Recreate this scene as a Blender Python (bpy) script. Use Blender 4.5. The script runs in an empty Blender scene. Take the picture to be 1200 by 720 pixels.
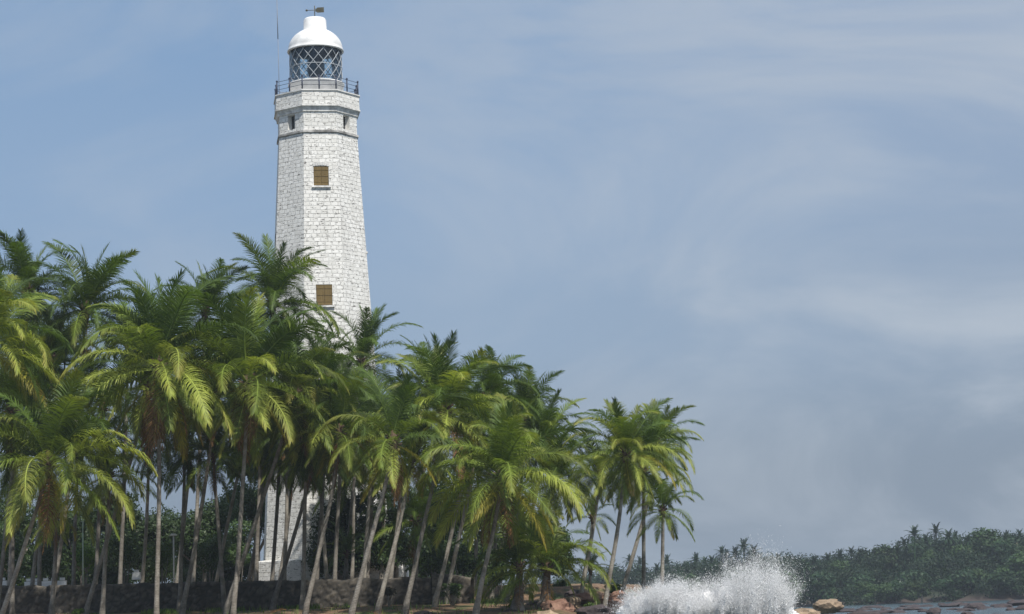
import bpy, math, random
import numpy as np
from mathutils import Vector, Matrix, noise

random.seed(7)
rng = np.random.default_rng(7)
C = bpy.context.scene.collection
SC = bpy.context.scene
R = math.radians

# ------------------------------------------------------------------ camera
F_PX = 2450.0                       # focal length in photo pixels (1200 wide)
EYE = Vector((0.0, 0.0, 2.5))
PITCH, ROLL = math.atan(352 / F_PX), 0.035
cam_d = bpy.data.cameras.new('camera')
cam = bpy.data.objects.new('camera', cam_d)
C.objects.link(cam)
cam_d.sensor_width = 36.0
cam_d.lens = F_PX * 36.0 / 1200.0
cam_d.clip_start, cam_d.clip_end = 0.5, 12000
CAM_M = Matrix.Rotation(R(90) + PITCH, 3, 'X') @ Matrix.Rotation(-ROLL, 3, 'Z')
cam.matrix_world = Matrix.Translation(EYE) @ CAM_M.to_4x4()
SC.camera = cam

# ------------------------------------------------------------------ sun and sky
SUN_EL, SUN_AZ = R(56), R(152)      # azimuth clockwise from +Y (the viewing direction)
to_sun = Vector((math.sin(SUN_AZ) * math.cos(SUN_EL), math.cos(SUN_AZ) * math.cos(SUN_EL), math.sin(SUN_EL)))
sun_d = bpy.data.lights.new('sun', 'SUN')
sun_d.energy = 4.8
sun_d.angle = R(0.55)
sun_d.color = (1.0, 0.955, 0.88)
sun = bpy.data.objects.new('sun', sun_d)
C.objects.link(sun)
sun.rotation_euler = to_sun.to_track_quat('Z', 'Y').to_euler()
sun.location = (0, 0, 120)

W = bpy.data.worlds.new('World')
SC.world = W
W.use_nodes = True
wt = W.node_tree
wt.nodes.clear()


def wn(t, **kw):
    n = wt.nodes.new(t)
    for k, v in kw.items():
        setattr(n, k, v)
    return n


wl = wt.links.new
sky = wn('ShaderNodeTexSky', sky_type='NISHITA', sun_disc=False, sun_elevation=SUN_EL, sun_rotation=SUN_AZ,
         altitude=0.0, air_density=1.0, dust_density=2.5, ozone_density=1.5)
tc = wn('ShaderNodeTexCoord')
sep = wn('ShaderNodeSeparateXYZ')
wl(tc.outputs['Generated'], sep.inputs[0])
# overcast veil: colour by elevation
ramp = wn('ShaderNodeValToRGB')
ramp.color_ramp.interpolation = 'EASE'
els = ramp.color_ramp.elements
els[0].position, els[0].color = 0.0, (0.200, 0.262, 0.335, 1)
els[1].position, els[1].color = 1.0, (0.50, 0.56, 0.64, 1)
for p, c in ((0.05, (0.225, 0.292, 0.390, 1)), (0.13, (0.305, 0.415, 0.570, 1)), (0.20, (0.278, 0.408, 0.600, 1)),
             (0.30, (0.222, 0.365, 0.585, 1))):
    e = els.new(p)
    e.color = c
wl(sep.outputs['Z'], ramp.inputs[0])
# wispy cloud bands, stretched along the horizon
mp = wn('ShaderNodeMapping')
mp.inputs['Scale'].default_value = (4.6, 4.6, 9.5)
mp.inputs['Rotation'].default_value = (0, R(9), 0)
wl(tc.outputs['Generated'], mp.inputs[0])
n1 = wn('ShaderNodeTexNoise')
n1.inputs['Scale'].default_value = 1.0
n1.inputs['Detail'].default_value = 10
n1.inputs['Roughness'].default_value = 0.58
n1.inputs['Distortion'].default_value = 0.7
wl(mp.outputs[0], n1.inputs['Vector'])
mr = wn('ShaderNodeMapRange', interpolation_type='SMOOTHSTEP')
mr.inputs['From Min'].default_value = 0.42
mr.inputs['From Max'].default_value = 0.70
wl(n1.outputs[0], mr.inputs['Value'])
# more cloud away from the blue side (towards +X) and a large soft bank
mrx = wn('ShaderNodeMapRange', interpolation_type='SMOOTHSTEP')
mrx.inputs['From Min'].default_value = -0.16
mrx.inputs['From Max'].default_value = 0.26
mrx.inputs['To Min'].default_value = 0.40
mrx.inputs['To Max'].default_value = 1.0
wl(sep.outputs['X'], mrx.inputs['Value'])
mul = wn('ShaderNodeMath', operation='MULTIPLY')
wl(mr.outputs[0], mul.inputs[0])
wl(mrx.outputs[0], mul.inputs[1])
mulb = wn('ShaderNodeMath', operation='MULTIPLY')
mulb.inputs[1].default_value = 0.88
wl(mul.outputs[0], mulb.inputs[0])
# grey bank toward +X at mid elevation
greyx = wn('ShaderNodeMix', data_type='RGBA')
greyf = wn('ShaderNodeMapRange', interpolation_type='SMOOTHSTEP')
greyf.inputs['From Min'].default_value = -0.10
greyf.inputs['From Max'].default_value = 0.30
greyf.inputs['To Max'].default_value = 0.55
wl(sep.outputs['X'], greyf.inputs['Value'])
wl(greyf.outputs[0], greyx.inputs['Factor'])
wl(ramp.outputs[0], greyx.inputs['A'])
ramp2 = wn('ShaderNodeValToRGB')
e2 = ramp2.color_ramp.elements
e2[0].position, e2[0].color = 0.0, (0.215, 0.272, 0.350, 1)
e2[1].position, e2[1].color = 0.30, (0.395, 0.470, 0.610, 1)
wl(sep.outputs['Z'], ramp2.inputs[0])
wl(ramp2.outputs[0], greyx.inputs['B'])
cl = wn('ShaderNodeMix', data_type='RGBA')
wl(mulb.outputs[0], cl.inputs['Factor'])
wl(greyx.outputs['Result'], cl.inputs['A'])
cl.inputs['B'].default_value = (0.50, 0.56, 0.64, 1)
SKY_STR = 0.1
scl = wn('ShaderNodeVectorMath', operation='SCALE')
scl.inputs['Scale'].default_value = 1.0 / SKY_STR
wl(cl.outputs['Result'], scl.inputs[0])
mixs = wn('ShaderNodeMix', data_type='RGBA')
mixs.inputs['Factor'].default_value = 0.88
wl(sky.outputs[0], mixs.inputs['A'])
wl(scl.outputs[0], mixs.inputs['B'])
bg = wn('ShaderNodeBackground')
bg.inputs['Strength'].default_value = SKY_STR
wl(mixs.outputs['Result'], bg.inputs['Color'])
wo = wn('ShaderNodeOutputWorld')
wl(bg.outputs[0], wo.inputs['Surface'])

vs = SC.view_settings
vs.view_transform = 'Standard'
vs.look = 'None'
vs.exposure = 0.0
vs.gamma = 1.0
SC.cycles.volume_bounces = 0
SC.cycles.max_bounces = 12
SC.cycles.diffuse_bounces = 10
SC.cycles.transmission_bounces = 12
SC.cycles.transparent_max_bounces = 12

# ------------------------------------------------------------------ geometry of the view


def P(px, py, D):
    """photo pixel at a distance D metres (along +Y) -> world point"""
    d = CAM_M @ Vector(((px - 600) / F_PX, (360 - py) / F_PX, -1.0))
    return EYE + d * (D / d.y)


def proj(w):
    v = CAM_M.transposed() @ (Vector(w) - EYE)
    return 600 + F_PX * v.x / -v.z, 360 - F_PX * v.y / -v.z


def z_at(X, D, py):
    lo, hi = -30.0, 120.0
    for _ in range(50):
        m = (lo + hi) / 2
        if proj((X, D, m))[1] > py:
            lo = m
        else:
            hi = m
    return lo


def mpp(D):
    return D / F_PX


def sstep(a, b, x):
    t = np.clip((x - a) / (b - a), 0, 1)
    return t * t * (3 - 2 * t)


def fbm(x, y, s, o=4):
    return noise.fractal(Vector((x * s, y * s, 3.7)), 1.0, 2.0, o)


# ------------------------------------------------------------------ materials
MATS = {}


class NB:
    def __init__(self, name):
        self.m = bpy.data.materials.new(name)
        self.m.use_nodes = True
        self.t = self.m.node_tree
        self.b = self.t.nodes['Principled BSDF']
        self.out = self.t.nodes['Material Output']
        MATS[name] = self.m

    def n(self, t, ins=None, **kw):
        x = self.t.nodes.new(t)
        for k, v in kw.items():
            setattr(x, k, v)
        for k, v in (ins or {}).items():
            if hasattr(v, 'is_output'):
                self.t.links.new(v, x.inputs[k])
            else:
                x.inputs[k].default_value = v
        return x

    def set(self, **kw):
        for k, v in kw.items():
            k = k.replace('_', ' ')
            if hasattr(v, 'is_output'):
                self.t.links.new(v, self.b.inputs[k])
            else:
                self.b.inputs[k].default_value = v

    def mix(self, f, a, b, blend='MIX'):
        x = self.t.nodes.new('ShaderNodeMix')
        x.data_type = 'RGBA'
        x.blend_type = blend
        for k, v in (('Factor', f), ('A', a), ('B', b)):
            if hasattr(v, 'is_output'):
                self.t.links.new(v, x.inputs[k])
            else:
                x.inputs[k].default_value = v
        return x.outputs['Result']

    def noise(self, vec, scale, detail=4, rough=0.55, dist=0.0):
        x = self.n('ShaderNodeTexNoise', {'Scale': scale, 'Detail': detail, 'Roughness': rough, 'Distortion': dist})
        if vec is not None:
            self.t.links.new(vec, x.inputs['Vector'])
        return x.outputs[0]

    def ramp01(self, v, a, b, lo=0.0, hi=1.0):
        x = self.n('ShaderNodeMapRange', {'Value': v, 'From Min': a, 'From Max': b, 'To Min': lo, 'To Max': hi},
                   interpolation_type='SMOOTHSTEP')
        return x.outputs[0]

    def math(self, op, a, b=0.0):
        x = self.n('ShaderNodeMath', {0: a, 1: b}, operation=op)
        return x.outputs[0]

    def bump(self, h, strength, dist):
        x = self.n('ShaderNodeBump', {'Height': h, 'Strength': strength, 'Distance': dist})
        self.t.links.new(x.outputs[0], self.b.inputs['Normal'])


def rgb(r, g, b):
    return (r, g, b, 1)


def simple(name, col, rough=0.6, var=0.25, scale=3.0, metal=0.0, bump=0.0):
    k = NB(name)
    tcx = k.n('ShaderNodeTexCoord')
    nz = k.noise(tcx.outputs['Object'], scale, 5)
    dark = tuple(c * (1 - var) for c in col[:3]) + (1,)
    lite = tuple(min(1, c * (1 + var)) for c in col[:3]) + (1,)
    k.set(Base_Color=k.mix(k.ramp01(nz, 0.3, 0.7), dark, lite), Roughness=rough, Metallic=metal)
    if bump:
        k.bump(nz, bump, 0.05)
    return k.m


def leaf_mat(name, col, tip=None, var=0.35, trans=0.36, rough=0.52, hue=0.0):
    k = NB(name)
    oi = k.n('ShaderNodeObjectInfo')
    geo = k.n('ShaderNodeNewGeometry')
    att = k.n('ShaderNodeAttribute', attribute_name='along')
    tcx = k.n('ShaderNodeTexCoord')
    lite = tuple(min(1, c * (1 + var)) for c in col[:3]) + (1,)
    dark = tuple(c * (1 - var) for c in col[:3]) + (1,)
    c = k.mix(oi.outputs['Random'], dark, lite)
    isl = k.mix(geo.outputs['Random Per Island'], rgb(0.66, 0.7, 0.66), rgb(1.34, 1.3, 1.2))
    c = k.mix(1.0, c, isl, 'MULTIPLY')
    if tip:
        nz = k.noise(tcx.outputs['Object'], 1.3, 3)
        f = k.math('MULTIPLY', k.ramp01(att.outputs['Fac'], 0.45, 1.0), k.ramp01(nz, 0.35, 0.65))
        c = k.mix(f, c, tip)
    c = k.mix(k.math('LESS_THAN', att.outputs['Fac'], -0.05), c, tuple(min(1, v * 1.7 + 0.05) for v in col[:2]) + (col[2] * 1.6 + 0.02, 1))
    k.set(Base_Color=c, Roughness=rough)
    k.b.inputs['Specular IOR Level'].default_value = 0.32
    tr = k.n('ShaderNodeBsdfTranslucent')
    tcol = k.mix(1.0, c, rgb(1.25, 1.3, 0.55), 'MULTIPLY')
    k.t.links.new(tcol, tr.inputs['Color'])
    ms = k.n('ShaderNodeMixShader', {0: trans})
    k.t.links.new(k.b.outputs[0], ms.inputs[1])
    k.t.links.new(tr.outputs[0], ms.inputs[2])
    k.t.links.new(ms.outputs[0], k.out.inputs['Surface'])
    return k.m


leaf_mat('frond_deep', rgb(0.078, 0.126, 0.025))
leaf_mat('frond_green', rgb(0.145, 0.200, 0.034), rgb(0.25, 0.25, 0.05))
leaf_mat('frond_lime', rgb(0.255, 0.300, 0.062), rgb(0.36, 0.33, 0.08))
leaf_mat('frond_yellow', rgb(0.26, 0.24, 0.032), rgb(0.30, 0.21, 0.05))
leaf_mat('frond_brown', rgb(0.155, 0.080, 0.030), rgb(0.19, 0.10, 0.04), trans=0.15, rough=0.7)
leaf_mat('shrub_leaf', rgb(0.045, 0.080, 0.024), trans=0.25)
leaf_mat('bright_shrub_leaf', rgb(0.085, 0.15, 0.022), trans=0.3)
leaf_mat('wood_leaf', rgb(0.019, 0.048, 0.018), trans=0.2, rough=0.6)
leaf_mat('wood_leaf_light', rgb(0.040, 0.078, 0.026), trans=0.2, rough=0.6)
leaf_mat('wood_leaf_dry', rgb(0.075, 0.070, 0.040), trans=0.1, rough=0.7)
simple('fibre', rgb(0.11, 0.072, 0.042), 0.9, 0.4, 9, bump=0.6)
simple('coconut_husk', rgb(0.16, 0.15, 0.035), 0.5, 0.3, 4)


def make_trunk_mat():
    k = NB('palm_bark')
    tcx = k.n('ShaderNodeTexCoord')
    uv = tcx.outputs['UV']
    oi = k.n('ShaderNodeObjectInfo')
    wv = k.n('ShaderNodeTexWave', {'Vector': uv, 'Scale': 3.2, 'Distortion': 3.5, 'Detail': 4, 'Detail Scale': 2.0},
             wave_type='BANDS', bands_direction='Y')
    nz = k.noise(tcx.outputs['Object'], 1.3, 7, 0.7)
    c = k.mix(k.ramp01(nz, 0.38, 0.64), rgb(0.165, 0.15, 0.13), rgb(0.36, 0.34, 0.31))
    c = k.mix(k.ramp01(wv.outputs['Fac'], 0.0, 0.5, 0.25, 0.0), c, rgb(0.075, 0.062, 0.05))
    tint = k.mix(oi.outputs['Random'], rgb(0.7, 0.68, 0.66), rgb(1.2, 1.17, 1.1))
    k.set(Base_Color=k.mix(1.0, c, tint, 'MULTIPLY'), Roughness=0.88)
    k.bump(wv.outputs['Fac'], 0.35, 0.03)


make_trunk_mat()


def make_stone_mat():
    k = NB('whitewashed_stone')
    tcx = k.n('ShaderNodeTexCoord')
    uv = tcx.outputs['UV']
    wob = k.n('ShaderNodeTexNoise', {'Vector': uv, 'Scale': 1.7, 'Detail': 3})
    off = k.n('ShaderNodeVectorMath', {0: wob.outputs['Color'], 1: (0.5, 0.5, 0.5)}, operation='SUBTRACT')
    off2 = k.n('ShaderNodeVectorMath', {0: off.outputs[0], 'Scale': 0.16}, operation='SCALE')
    vec = k.n('ShaderNodeVectorMath', {0: uv, 1: off2.outputs[0]}, operation='ADD').outputs[0]
    br = k.n('ShaderNodeTexBrick', {'Vector': vec, 'Color1': rgb(0, 0, 0), 'Color2': rgb(1, 1, 1), 'Mortar': rgb(0.5, 0.5, 0.5),
                                    'Scale': 1.0, 'Mortar Size': 0.035, 'Mortar Smooth': 0.4, 'Bias': 0.0,
                                    'Brick Width': 0.60, 'Row Height': 0.35}, offset=0.45, squash=0.8, squash_frequency=3)
    fine = k.noise(uv, 2.3, 5, 0.6)
    big = k.noise(uv, 0.22, 3)
    # each stone its own tone of whitewash, a few weathered nearly bare
    c = k.mix(br.outputs['Color'], rgb(0.70, 0.69, 0.655), rgb(0.84, 0.83, 0.80))
    # open joints: dark where the wash has fallen out of the mortar
    thr = k.math('SUBTRACT', 0.60, k.math('MULTIPLY', k.ramp01(big, 0.3, 0.7), 0.13))
    gap = k.math('GREATER_THAN', fine, thr)
    gap = k.ramp01(k.math('SUBTRACT', fine, thr), -0.03, 0.07)
    g = k.math('MULTIPLY', k.ramp01(br.outputs['Fac'], 0.15, 0.75), gap)
    c = k.mix(k.math('MULTIPLY', br.outputs['Fac'], 0.10), c, rgb(0.42, 0.41, 0.39))
    c = k.mix(k.math('MULTIPLY', g, 0.42), c, rgb(0.12, 0.11, 0.10))
    # scattered dark pockmarks
    sp = k.n('ShaderNodeMapping', {'Vector': uv, 'Scale': (1.9, 4.8, 1.0)})
    pock = k.noise(sp.outputs[0], 1.25, 4, 0.7)
    c = k.mix(k.ramp01(pock, 0.565, 0.62), c, rgb(0.17, 0.16, 0.15))
    # faint rain streaks
    st = k.n('ShaderNodeMapping', {'Vector': uv, 'Scale': (1.6, 0.06, 1.0)})
    strk = k.noise(st.outputs[0], 1.0, 4, 0.6)
    c = k.mix(k.math('MULTIPLY', k.ramp01(strk, 0.5, 0.75), 0.30), c, rgb(0.50, 0.49, 0.46))
    k.set(Base_Color=c, Roughness=0.75)
    h = k.math('SUBTRACT', k.math('MULTIPLY', fine, 0.35), br.outputs['Fac'])
    k.bump(h, 0.9, 0.06)


make_stone_mat()
simple('white_paint', rgb(0.74, 0.74, 0.735), 0.5, 0.12, 1.4)
simple('weathered_white', rgb(0.66, 0.655, 0.64), 0.7, 0.12, 1.5, bump=0.2)
simple('grey_moulding', rgb(0.68, 0.67, 0.65), 0.8, 0.3, 2.0, bump=0.3)
simple('dark_stain', rgb(0.36, 0.35, 0.335), 0.85, 0.65, 1.1)
simple('lattice_paint', rgb(0.36, 0.39, 0.42), 0.45, 0.08)
simple('dark_iron', rgb(0.030, 0.040, 0.075), 0.5, 0.3)
simple('vane_metal', rgb(0.075, 0.07, 0.045), 0.6, 0.3)
simple('antenna_grey', rgb(0.20, 0.22, 0.26), 0.5, 0.2)
simple('lens_dark', rgb(0.03, 0.035, 0.035), 0.2, 0.3)
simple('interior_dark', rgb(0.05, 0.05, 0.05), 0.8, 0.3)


def make_wood():
    k = NB('shutter_wood')
    tcx = k.n('ShaderNodeTexCoord')
    mpn = k.n('ShaderNodeMapping', {'Vector': tcx.outputs['Object'], 'Scale': (9, 9, 0.6)})
    nz = k.noise(mpn.outputs[0], 1.5, 5, 0.6)
    k.set(Base_Color=k.mix(nz, rgb(0.065, 0.042, 0.012), rgb(0.23, 0.155, 0.045)), Roughness=0.7)
    k.bump(nz, 0.4, 0.02)


make_wood()


def make_glass():
    k = NB('lantern_glass')
    gl = k.n('ShaderNodeBsdfGlossy', {'Color': rgb(0.9, 0.95, 1.0), 'Roughness': 0.06})
    tr = k.n('ShaderNodeBsdfTransparent', {'Color': rgb(0.80, 0.88, 0.90)})
    fr = k.n('ShaderNodeFresnel', {'IOR': 1.5})
    ms = k.n('ShaderNodeMixShader', {0: k.ramp01(fr.outputs[0], 0.0, 1.0, 0.06, 0.9), 1: tr.outputs[0], 2: gl.outputs[0]})
    k.t.links.new(ms.outputs[0], k.out.inputs['Surface'])


make_glass()


def make_ground():
    k = NB('coast_ground')
    geo = k.n('ShaderNodeNewGeometry')
    pos = geo.outputs['Position']
    nz = k.noise(pos, 0.35, 6, 0.6)
    n2 = k.noise(pos, 3.0, 5, 0.65)
    c = k.mix(k.ramp01(n2, 0.3, 0.7), rgb(0.10, 0.062, 0.034), rgb(0.23, 0.145, 0.085))
    grass = k.mix(k.ramp01(n2, 0.3, 0.7), rgb(0.035, 0.055, 0.014), rgb(0.08, 0.105, 0.025))
    sepn = k.n('ShaderNodeSeparateXYZ', {0: pos})
    gr = k.math('MAXIMUM', k.ramp01(nz, 0.47, 0.60), k.ramp01(sepn.outputs['Y'], 300.0, 400.0))
    c = k.mix(gr, c, grass)
    c = k.mix(k.ramp01(sepn.outputs['Y'], 300.0, 400.0), c, rgb(0.020, 0.030, 0.014))
    wet = k.ramp01(sepn.outputs['Z'], 0.4, 2.2)
    c = k.mix(wet, rgb(0.055, 0.040, 0.034), c)
    k.set(Base_Color=c, Roughness=0.9)
    k.bump(n2, 0.7, 0.15)


make_ground()


def make_rock(name, a, b, wetcol):
    k = NB(name)
    geo = k.n('ShaderNodeNewGeometry')
    tcx = k.n('ShaderNodeTexCoord')
    nz = k.noise(geo.outputs['Position'], 0.9, 7, 0.65, 0.4)
    n2 = k.noise(geo.outputs['Position'], 5.0, 5, 0.6)
    c = k.mix(k.ramp01(nz, 0.36, 0.66), a, b)
    c = k.mix(k.math('MULTIPLY', k.ramp01(n2, 0.55, 0.7), 0.6), c, wetcol)
    k.set(Base_Color=c, Roughness=0.8)
    k.bump(n2, 0.8, 0.08)


make_rock('red_rock', rgb(0.17, 0.085, 0.06), rgb(0.36, 0.22, 0.155), rgb(0.07, 0.045, 0.04))
make_rock('tan_rock', rgb(0.20, 0.145, 0.10), rgb(0.40, 0.30, 0.20), rgb(0.07, 0.06, 0.05))
make_rock('dark_rock', rgb(0.032, 0.025, 0.027), rgb(0.066, 0.048, 0.048), rgb(0.03, 0.026, 0.028))


def make_wall_mat():
    k = NB('rubble_stone')
    tcx = k.n('ShaderNodeTexCoord')
    uv = tcx.outputs['UV']
    att = k.n('ShaderNodeAttribute', attribute_name='joint')
    st = k.n('ShaderNodeAttribute', attribute_name='tone')
    n2 = k.noise(tcx.outputs['Object'], 2.5, 6, 0.65)
    c = k.mix(st.outputs['Fac'], rgb(0.075, 0.065, 0.055), rgb(0.23, 0.20, 0.165))
    c = k.mix(k.ramp01(n2, 0.35, 0.7), k.mix(1.0, c, rgb(0.55, 0.55, 0.5), 'MULTIPLY'), c)
    c = k.mix(att.outputs['Fac'], c, rgb(0.035, 0.032, 0.028))
    k.set(Base_Color=c, Roughness=0.9)
    k.bump(n2, 0.6, 0.05)


make_wall_mat()


def make_water():
    k = NB('sea_water')
    geo = k.n('ShaderNodeNewGeometry')
    nz = k.noise(geo.outputs['Position'], 0.35, 6, 0.6, 0.5)
    n2 = k.noise(geo.outputs['Position'], 0.06, 4, 0.6)
    foam = k.ramp01(nz, 0.66, 0.74)
    c = k.mix(foam, rgb(0.02, 0.05, 0.06), rgb(0.7, 0.72, 0.74))
    k.set(Base_Color=c, Roughness=k.ramp01(foam, 0, 1, 0.12, 0.7))
    k.bump(nz, 0.8, 0.6)


make_water()


def make_spray():
    k = NB('white_spray')
    k.set(Base_Color=rgb(0.96, 0.965, 0.975), Roughness=0.35)
    tr = k.n('ShaderNodeBsdfTranslucent', {'Color': rgb(0.97, 0.975, 0.98)})
    ms = k.n('ShaderNodeMixShader', {0: 0.25, 1: k.b.outputs[0], 2: tr.outputs[0]})
    k.t.links.new(ms.outputs[0], k.out.inputs['Surface'])


make_spray()

# ------------------------------------------------------------------ object helpers


def link(name, me, m=None, parent=None, loc=None):
    o = bpy.data.objects.new(name, me)
    C.objects.link(o)
    if m and me is not None and not me.materials:
        me.materials.append(MATS[m])
    if loc is not None:
        o.location = loc
    if parent is not None:
        o.parent = parent
    return o


def tag(o, label, cat, group=None, kind=None):
    if label:
        o['label'] = label
    if cat:
        o['category'] = cat
    if group:
        o['group'] = group
    if kind:
        o['kind'] = kind
    return o


def thing(name, label, cat, loc=(0, 0, 0), group=None):
    o = bpy.data.objects.new(name, None)
    o.empty_display_size = 0.3
    C.objects.link(o)
    o.location = loc
    return tag(o, label, cat, group)


class MB:
    def __init__(self):
        self.v, self.f, self.uv = [], [], []
        self.smooth = []

    def add(self, vs_, fs, uvs=None, smooth=False):
        b = len(self.v)
        self.v += [tuple(p) for p in vs_]
        for i, f in enumerate(fs):
            self.f.append(tuple(b + k for k in f))
            self.smooth.append(smooth)
            self.uv.append(uvs[i] if uvs else [(0, 0)] * len(f))

    def box(self, c, s, rot=0.0, taper=1.0):
        cx, cy, cz = c
        sx, sy, sz = (k / 2 for k in s)
        vv = []
        for z, t in ((-sz, 1.0), (sz, taper)):
            for x, y in ((-sx, -sy), (sx, -sy), (sx, sy), (-sx, sy)):
                x, y = x * t, y * t
                vv.append((cx + x * math.cos(rot) - y * math.sin(rot), cy + x * math.sin(rot) + y * math.cos(rot), cz + z))
        self.add(vv, [(0, 3, 2, 1), (4, 5, 6, 7), (0, 1, 5, 4), (1, 2, 6, 5), (2, 3, 7, 6), (3, 0, 4, 7)])

    def tube(self, pts, radii, n=8, caps=True, smooth=True, uvlen=True):
        pts = [Vector(p) for p in pts]
        rings, vdist = [], 0.0
        ds = []
        for i, p in enumerate(pts):
            t = (pts[min(i + 1, len(pts) - 1)] - pts[max(i - 1, 0)]).normalized()
            ref = Vector((1, 0, 0)) if abs(t.x) < 0.9 else Vector((0, 1, 0))
            a = t.cross(ref).normalized()
            b = t.cross(a)
            r = radii[i] if hasattr(radii, '__len__') else radii
            rings.append([p + (a * math.cos(2 * math.pi * j / n) + b * math.sin(2 * math.pi * j / n)) * r for j in range(n)])
            if i:
                vdist += (pts[i] - pts[i - 1]).length
            ds.append(vdist)
        vv = [q for r_ in rings for q in r_]
        fs, uvs = [], []
        for i in range(len(pts) - 1):
            for j in range(n):
                k = (j + 1) % n
                fs.append((i * n + j, i * n + k, (i + 1) * n + k, (i + 1) * n + j))
                uvs.append([(j / n, ds[i]), ((j + 1) / n, ds[i]), ((j + 1) / n, ds[i + 1]), (j / n, ds[i + 1])])
        if caps:
            fs += [tuple(reversed(range(n))), tuple(range((len(pts) - 1) * n, len(pts) * n))]
            uvs += [[(0, 0)] * n, [(0, ds[-1])] * n]
        self.add(vv, fs, uvs, smooth)

    def lathe(self, prof, n=8, rot=0.0, smooth=False, center=(0, 0), caps=True, circ=False):
        """prof = [(r, z)]; uv in metres, per facet"""
        vv = []
        for r, z in prof:
            for j in range(n):
                a = rot + 2 * math.pi * (j + 0.5) / n
                vv.append((center[0] + r * math.cos(a), center[1] + r * math.sin(a), z))
        fs, uvs = [], []
        d = 0.0
        for i in range(len(prof) - 1):
            L = math.hypot(prof[i + 1][0] - prof[i][0], prof[i + 1][1] - prof[i][1])
            for j in range(n):
                k = (j + 1) % n
                fs.append((i * n + j, i * n + k, (i + 1) * n + k, (i + 1) * n + j))
                h0, h1 = (p[0] * math.sin(math.pi / n) for p in (prof[i], prof[i + 1]))
                o = j * 7.31 if not circ else j * 2 * prof[i][0] * math.sin(math.pi / n)
                uvs.append([(o - h0, d), (o + h0, d), (o + h1, d + L), (o - h1, d + L)])
            d += L
        if caps:
            fs += [tuple(reversed(range(n))), tuple(range((len(prof) - 1) * n, len(prof) * n))]
            uvs += [[(vv[q][0], vv[q][1]) for q in fs[-2]], [(vv[q][0], vv[q][1]) for q in fs[-1]]]
        self.add(vv, fs, uvs, smooth)

    def mesh(self, name):
        me = bpy.data.meshes.new(name)
        me.from_pydata(self.v, [], self.f)
        ul = me.uv_layers.new(name='UVMap')
        flat = [c for f in self.uv for p in f for c in p]
        ul.data.foreach_set('uv', flat)
        me.polygons.foreach_set('use_smooth', self.smooth)
        me.update()
        return me

    def build(self, name, m, parent=None, loc=None):
        return link(name, self.mesh(name), m, parent, loc)


def np_mesh(name, verts, faces, attrs=None, smooth=False):
    """verts (n,3), faces (m,k) arrays of one polygon size"""
    verts, faces = np.asarray(verts, np.float32), np.asarray(faces, np.int32)
    me = bpy.data.meshes.new(name)
    k = faces.shape[1]
    me.vertices.add(len(verts))
    me.vertices.foreach_set('co', verts.ravel())
    me.loops.add(faces.size)
    me.loops.foreach_set('vertex_index', faces.ravel())
    me.polygons.add(len(faces))
    me.polygons.foreach_set('loop_start', np.arange(0, faces.size, k, dtype=np.int32))
    if smooth:
        me.polygons.foreach_set('use_smooth', np.ones(len(faces), bool))
    for an, av in (attrs or {}).items():
        a = me.attributes.new(an, 'FLOAT', 'POINT')
        a.data.foreach_set('value', np.asarray(av, np.float32).ravel())
    me.update(calc_edges=True)
    me.validate()
    return me


# ------------------------------------------------------------------ terrain and sea
# canopy line of the far headland: photo pixel -> height at its distance
SKYLINE = [(640, 670), (700, 664), (760, 657), (800, 655), (850, 649), (900, 651), (935, 652), (985, 646), (1040, 641),
           (1070, 629), (1100, 623), (1140, 627), (1200, 624), (1260, 620), (1400, 610)]
HEAD_D = 640.0


def canopy_z(X, Y=HEAD_D):
    px = 600 + F_PX * (X / HEAD_D) * 0.99
    xs, ys = zip(*SKYLINE)
    py = np.interp(px, xs, ys)
    return (P(px, py, HEAD_D)).z


WALL_Y = 153.0


def shore_x(y):
    return 8.5 + 1.5 * math.sin(y * 0.13) + max(0, y - 165) * 0.10


def ground_z(x, y):
    n = fbm(x, y, 0.09)
    # near headland on the left
    front = float(np.interp(y, [96, 112, 128, 140, 151, 153.5, 156, 175, 260], [-1.0, 0.9, 1.9, 2.45, 3.0, 3.1, 3.9, 4.3, 4.8]))
    sx = shore_x(y)
    t = float(sstep(-3.0, 5.0, np.float64(sx - x)))
    near = -2.5 + (front + 2.5) * t
    near += n * 0.22
    if y > 300:
        near = near * (1 - float(sstep(300, 360, np.float64(y)))) - 2.5 * float(sstep(300, 360, np.float64(y)))
    # far headland
    cz = float(canopy_z(x)) - 8.5
    a = float(sstep(536, 630, np.float64(y + 10 * n + 0.12 * (x - 80))))
    far = -2.5 + (max(cz, 1.5) + 2.5) * a + n * 0.5
    b = float(sstep(-60, -20, np.float64(x - 0)))
    far = -2.5 + (far + 2.5) * b if y < 900 else far
    return max(near, far, -2.5)


def grid(xs, ys):
    v = [(x, y, ground_z(x, y)) for y in ys for x in xs]
    nx = len(xs)
    f = [(j * nx + i, j * nx + i + 1, (j + 1) * nx + i + 1, (j + 1) * nx + i) for j in range(len(ys) - 1) for i in range(nx - 1)]
    return v, f


xs = list(np.concatenate([np.arange(-1500, -60, 60), np.arange(-60, 24, 1.2), np.arange(24, 280, 5), np.arange(280, 1520, 60)]))
ys = list(np.concatenate([np.arange(-300, 90, 30), np.arange(90, 200, 1.2), np.arange(200, 480, 12), np.arange(480, 760, 6), np.arange(760, 2520, 60)]))
gv, gf = grid(xs, ys)
gm = np_mesh('ground', gv, gf, smooth=True)
g = link('ground', gm, 'coast_ground')
g['kind'] = 'structure'

sea_b = MB()
sea_b.add([(-1500, -300, 0), (1500, -300, 0), (1500, 2500, 0), (-1500, 2500, 0)], [(0, 1, 2, 3)])
sea_o = sea_b.build('sea', 'sea_water')
sea_o['kind'] = 'structure'

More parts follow.
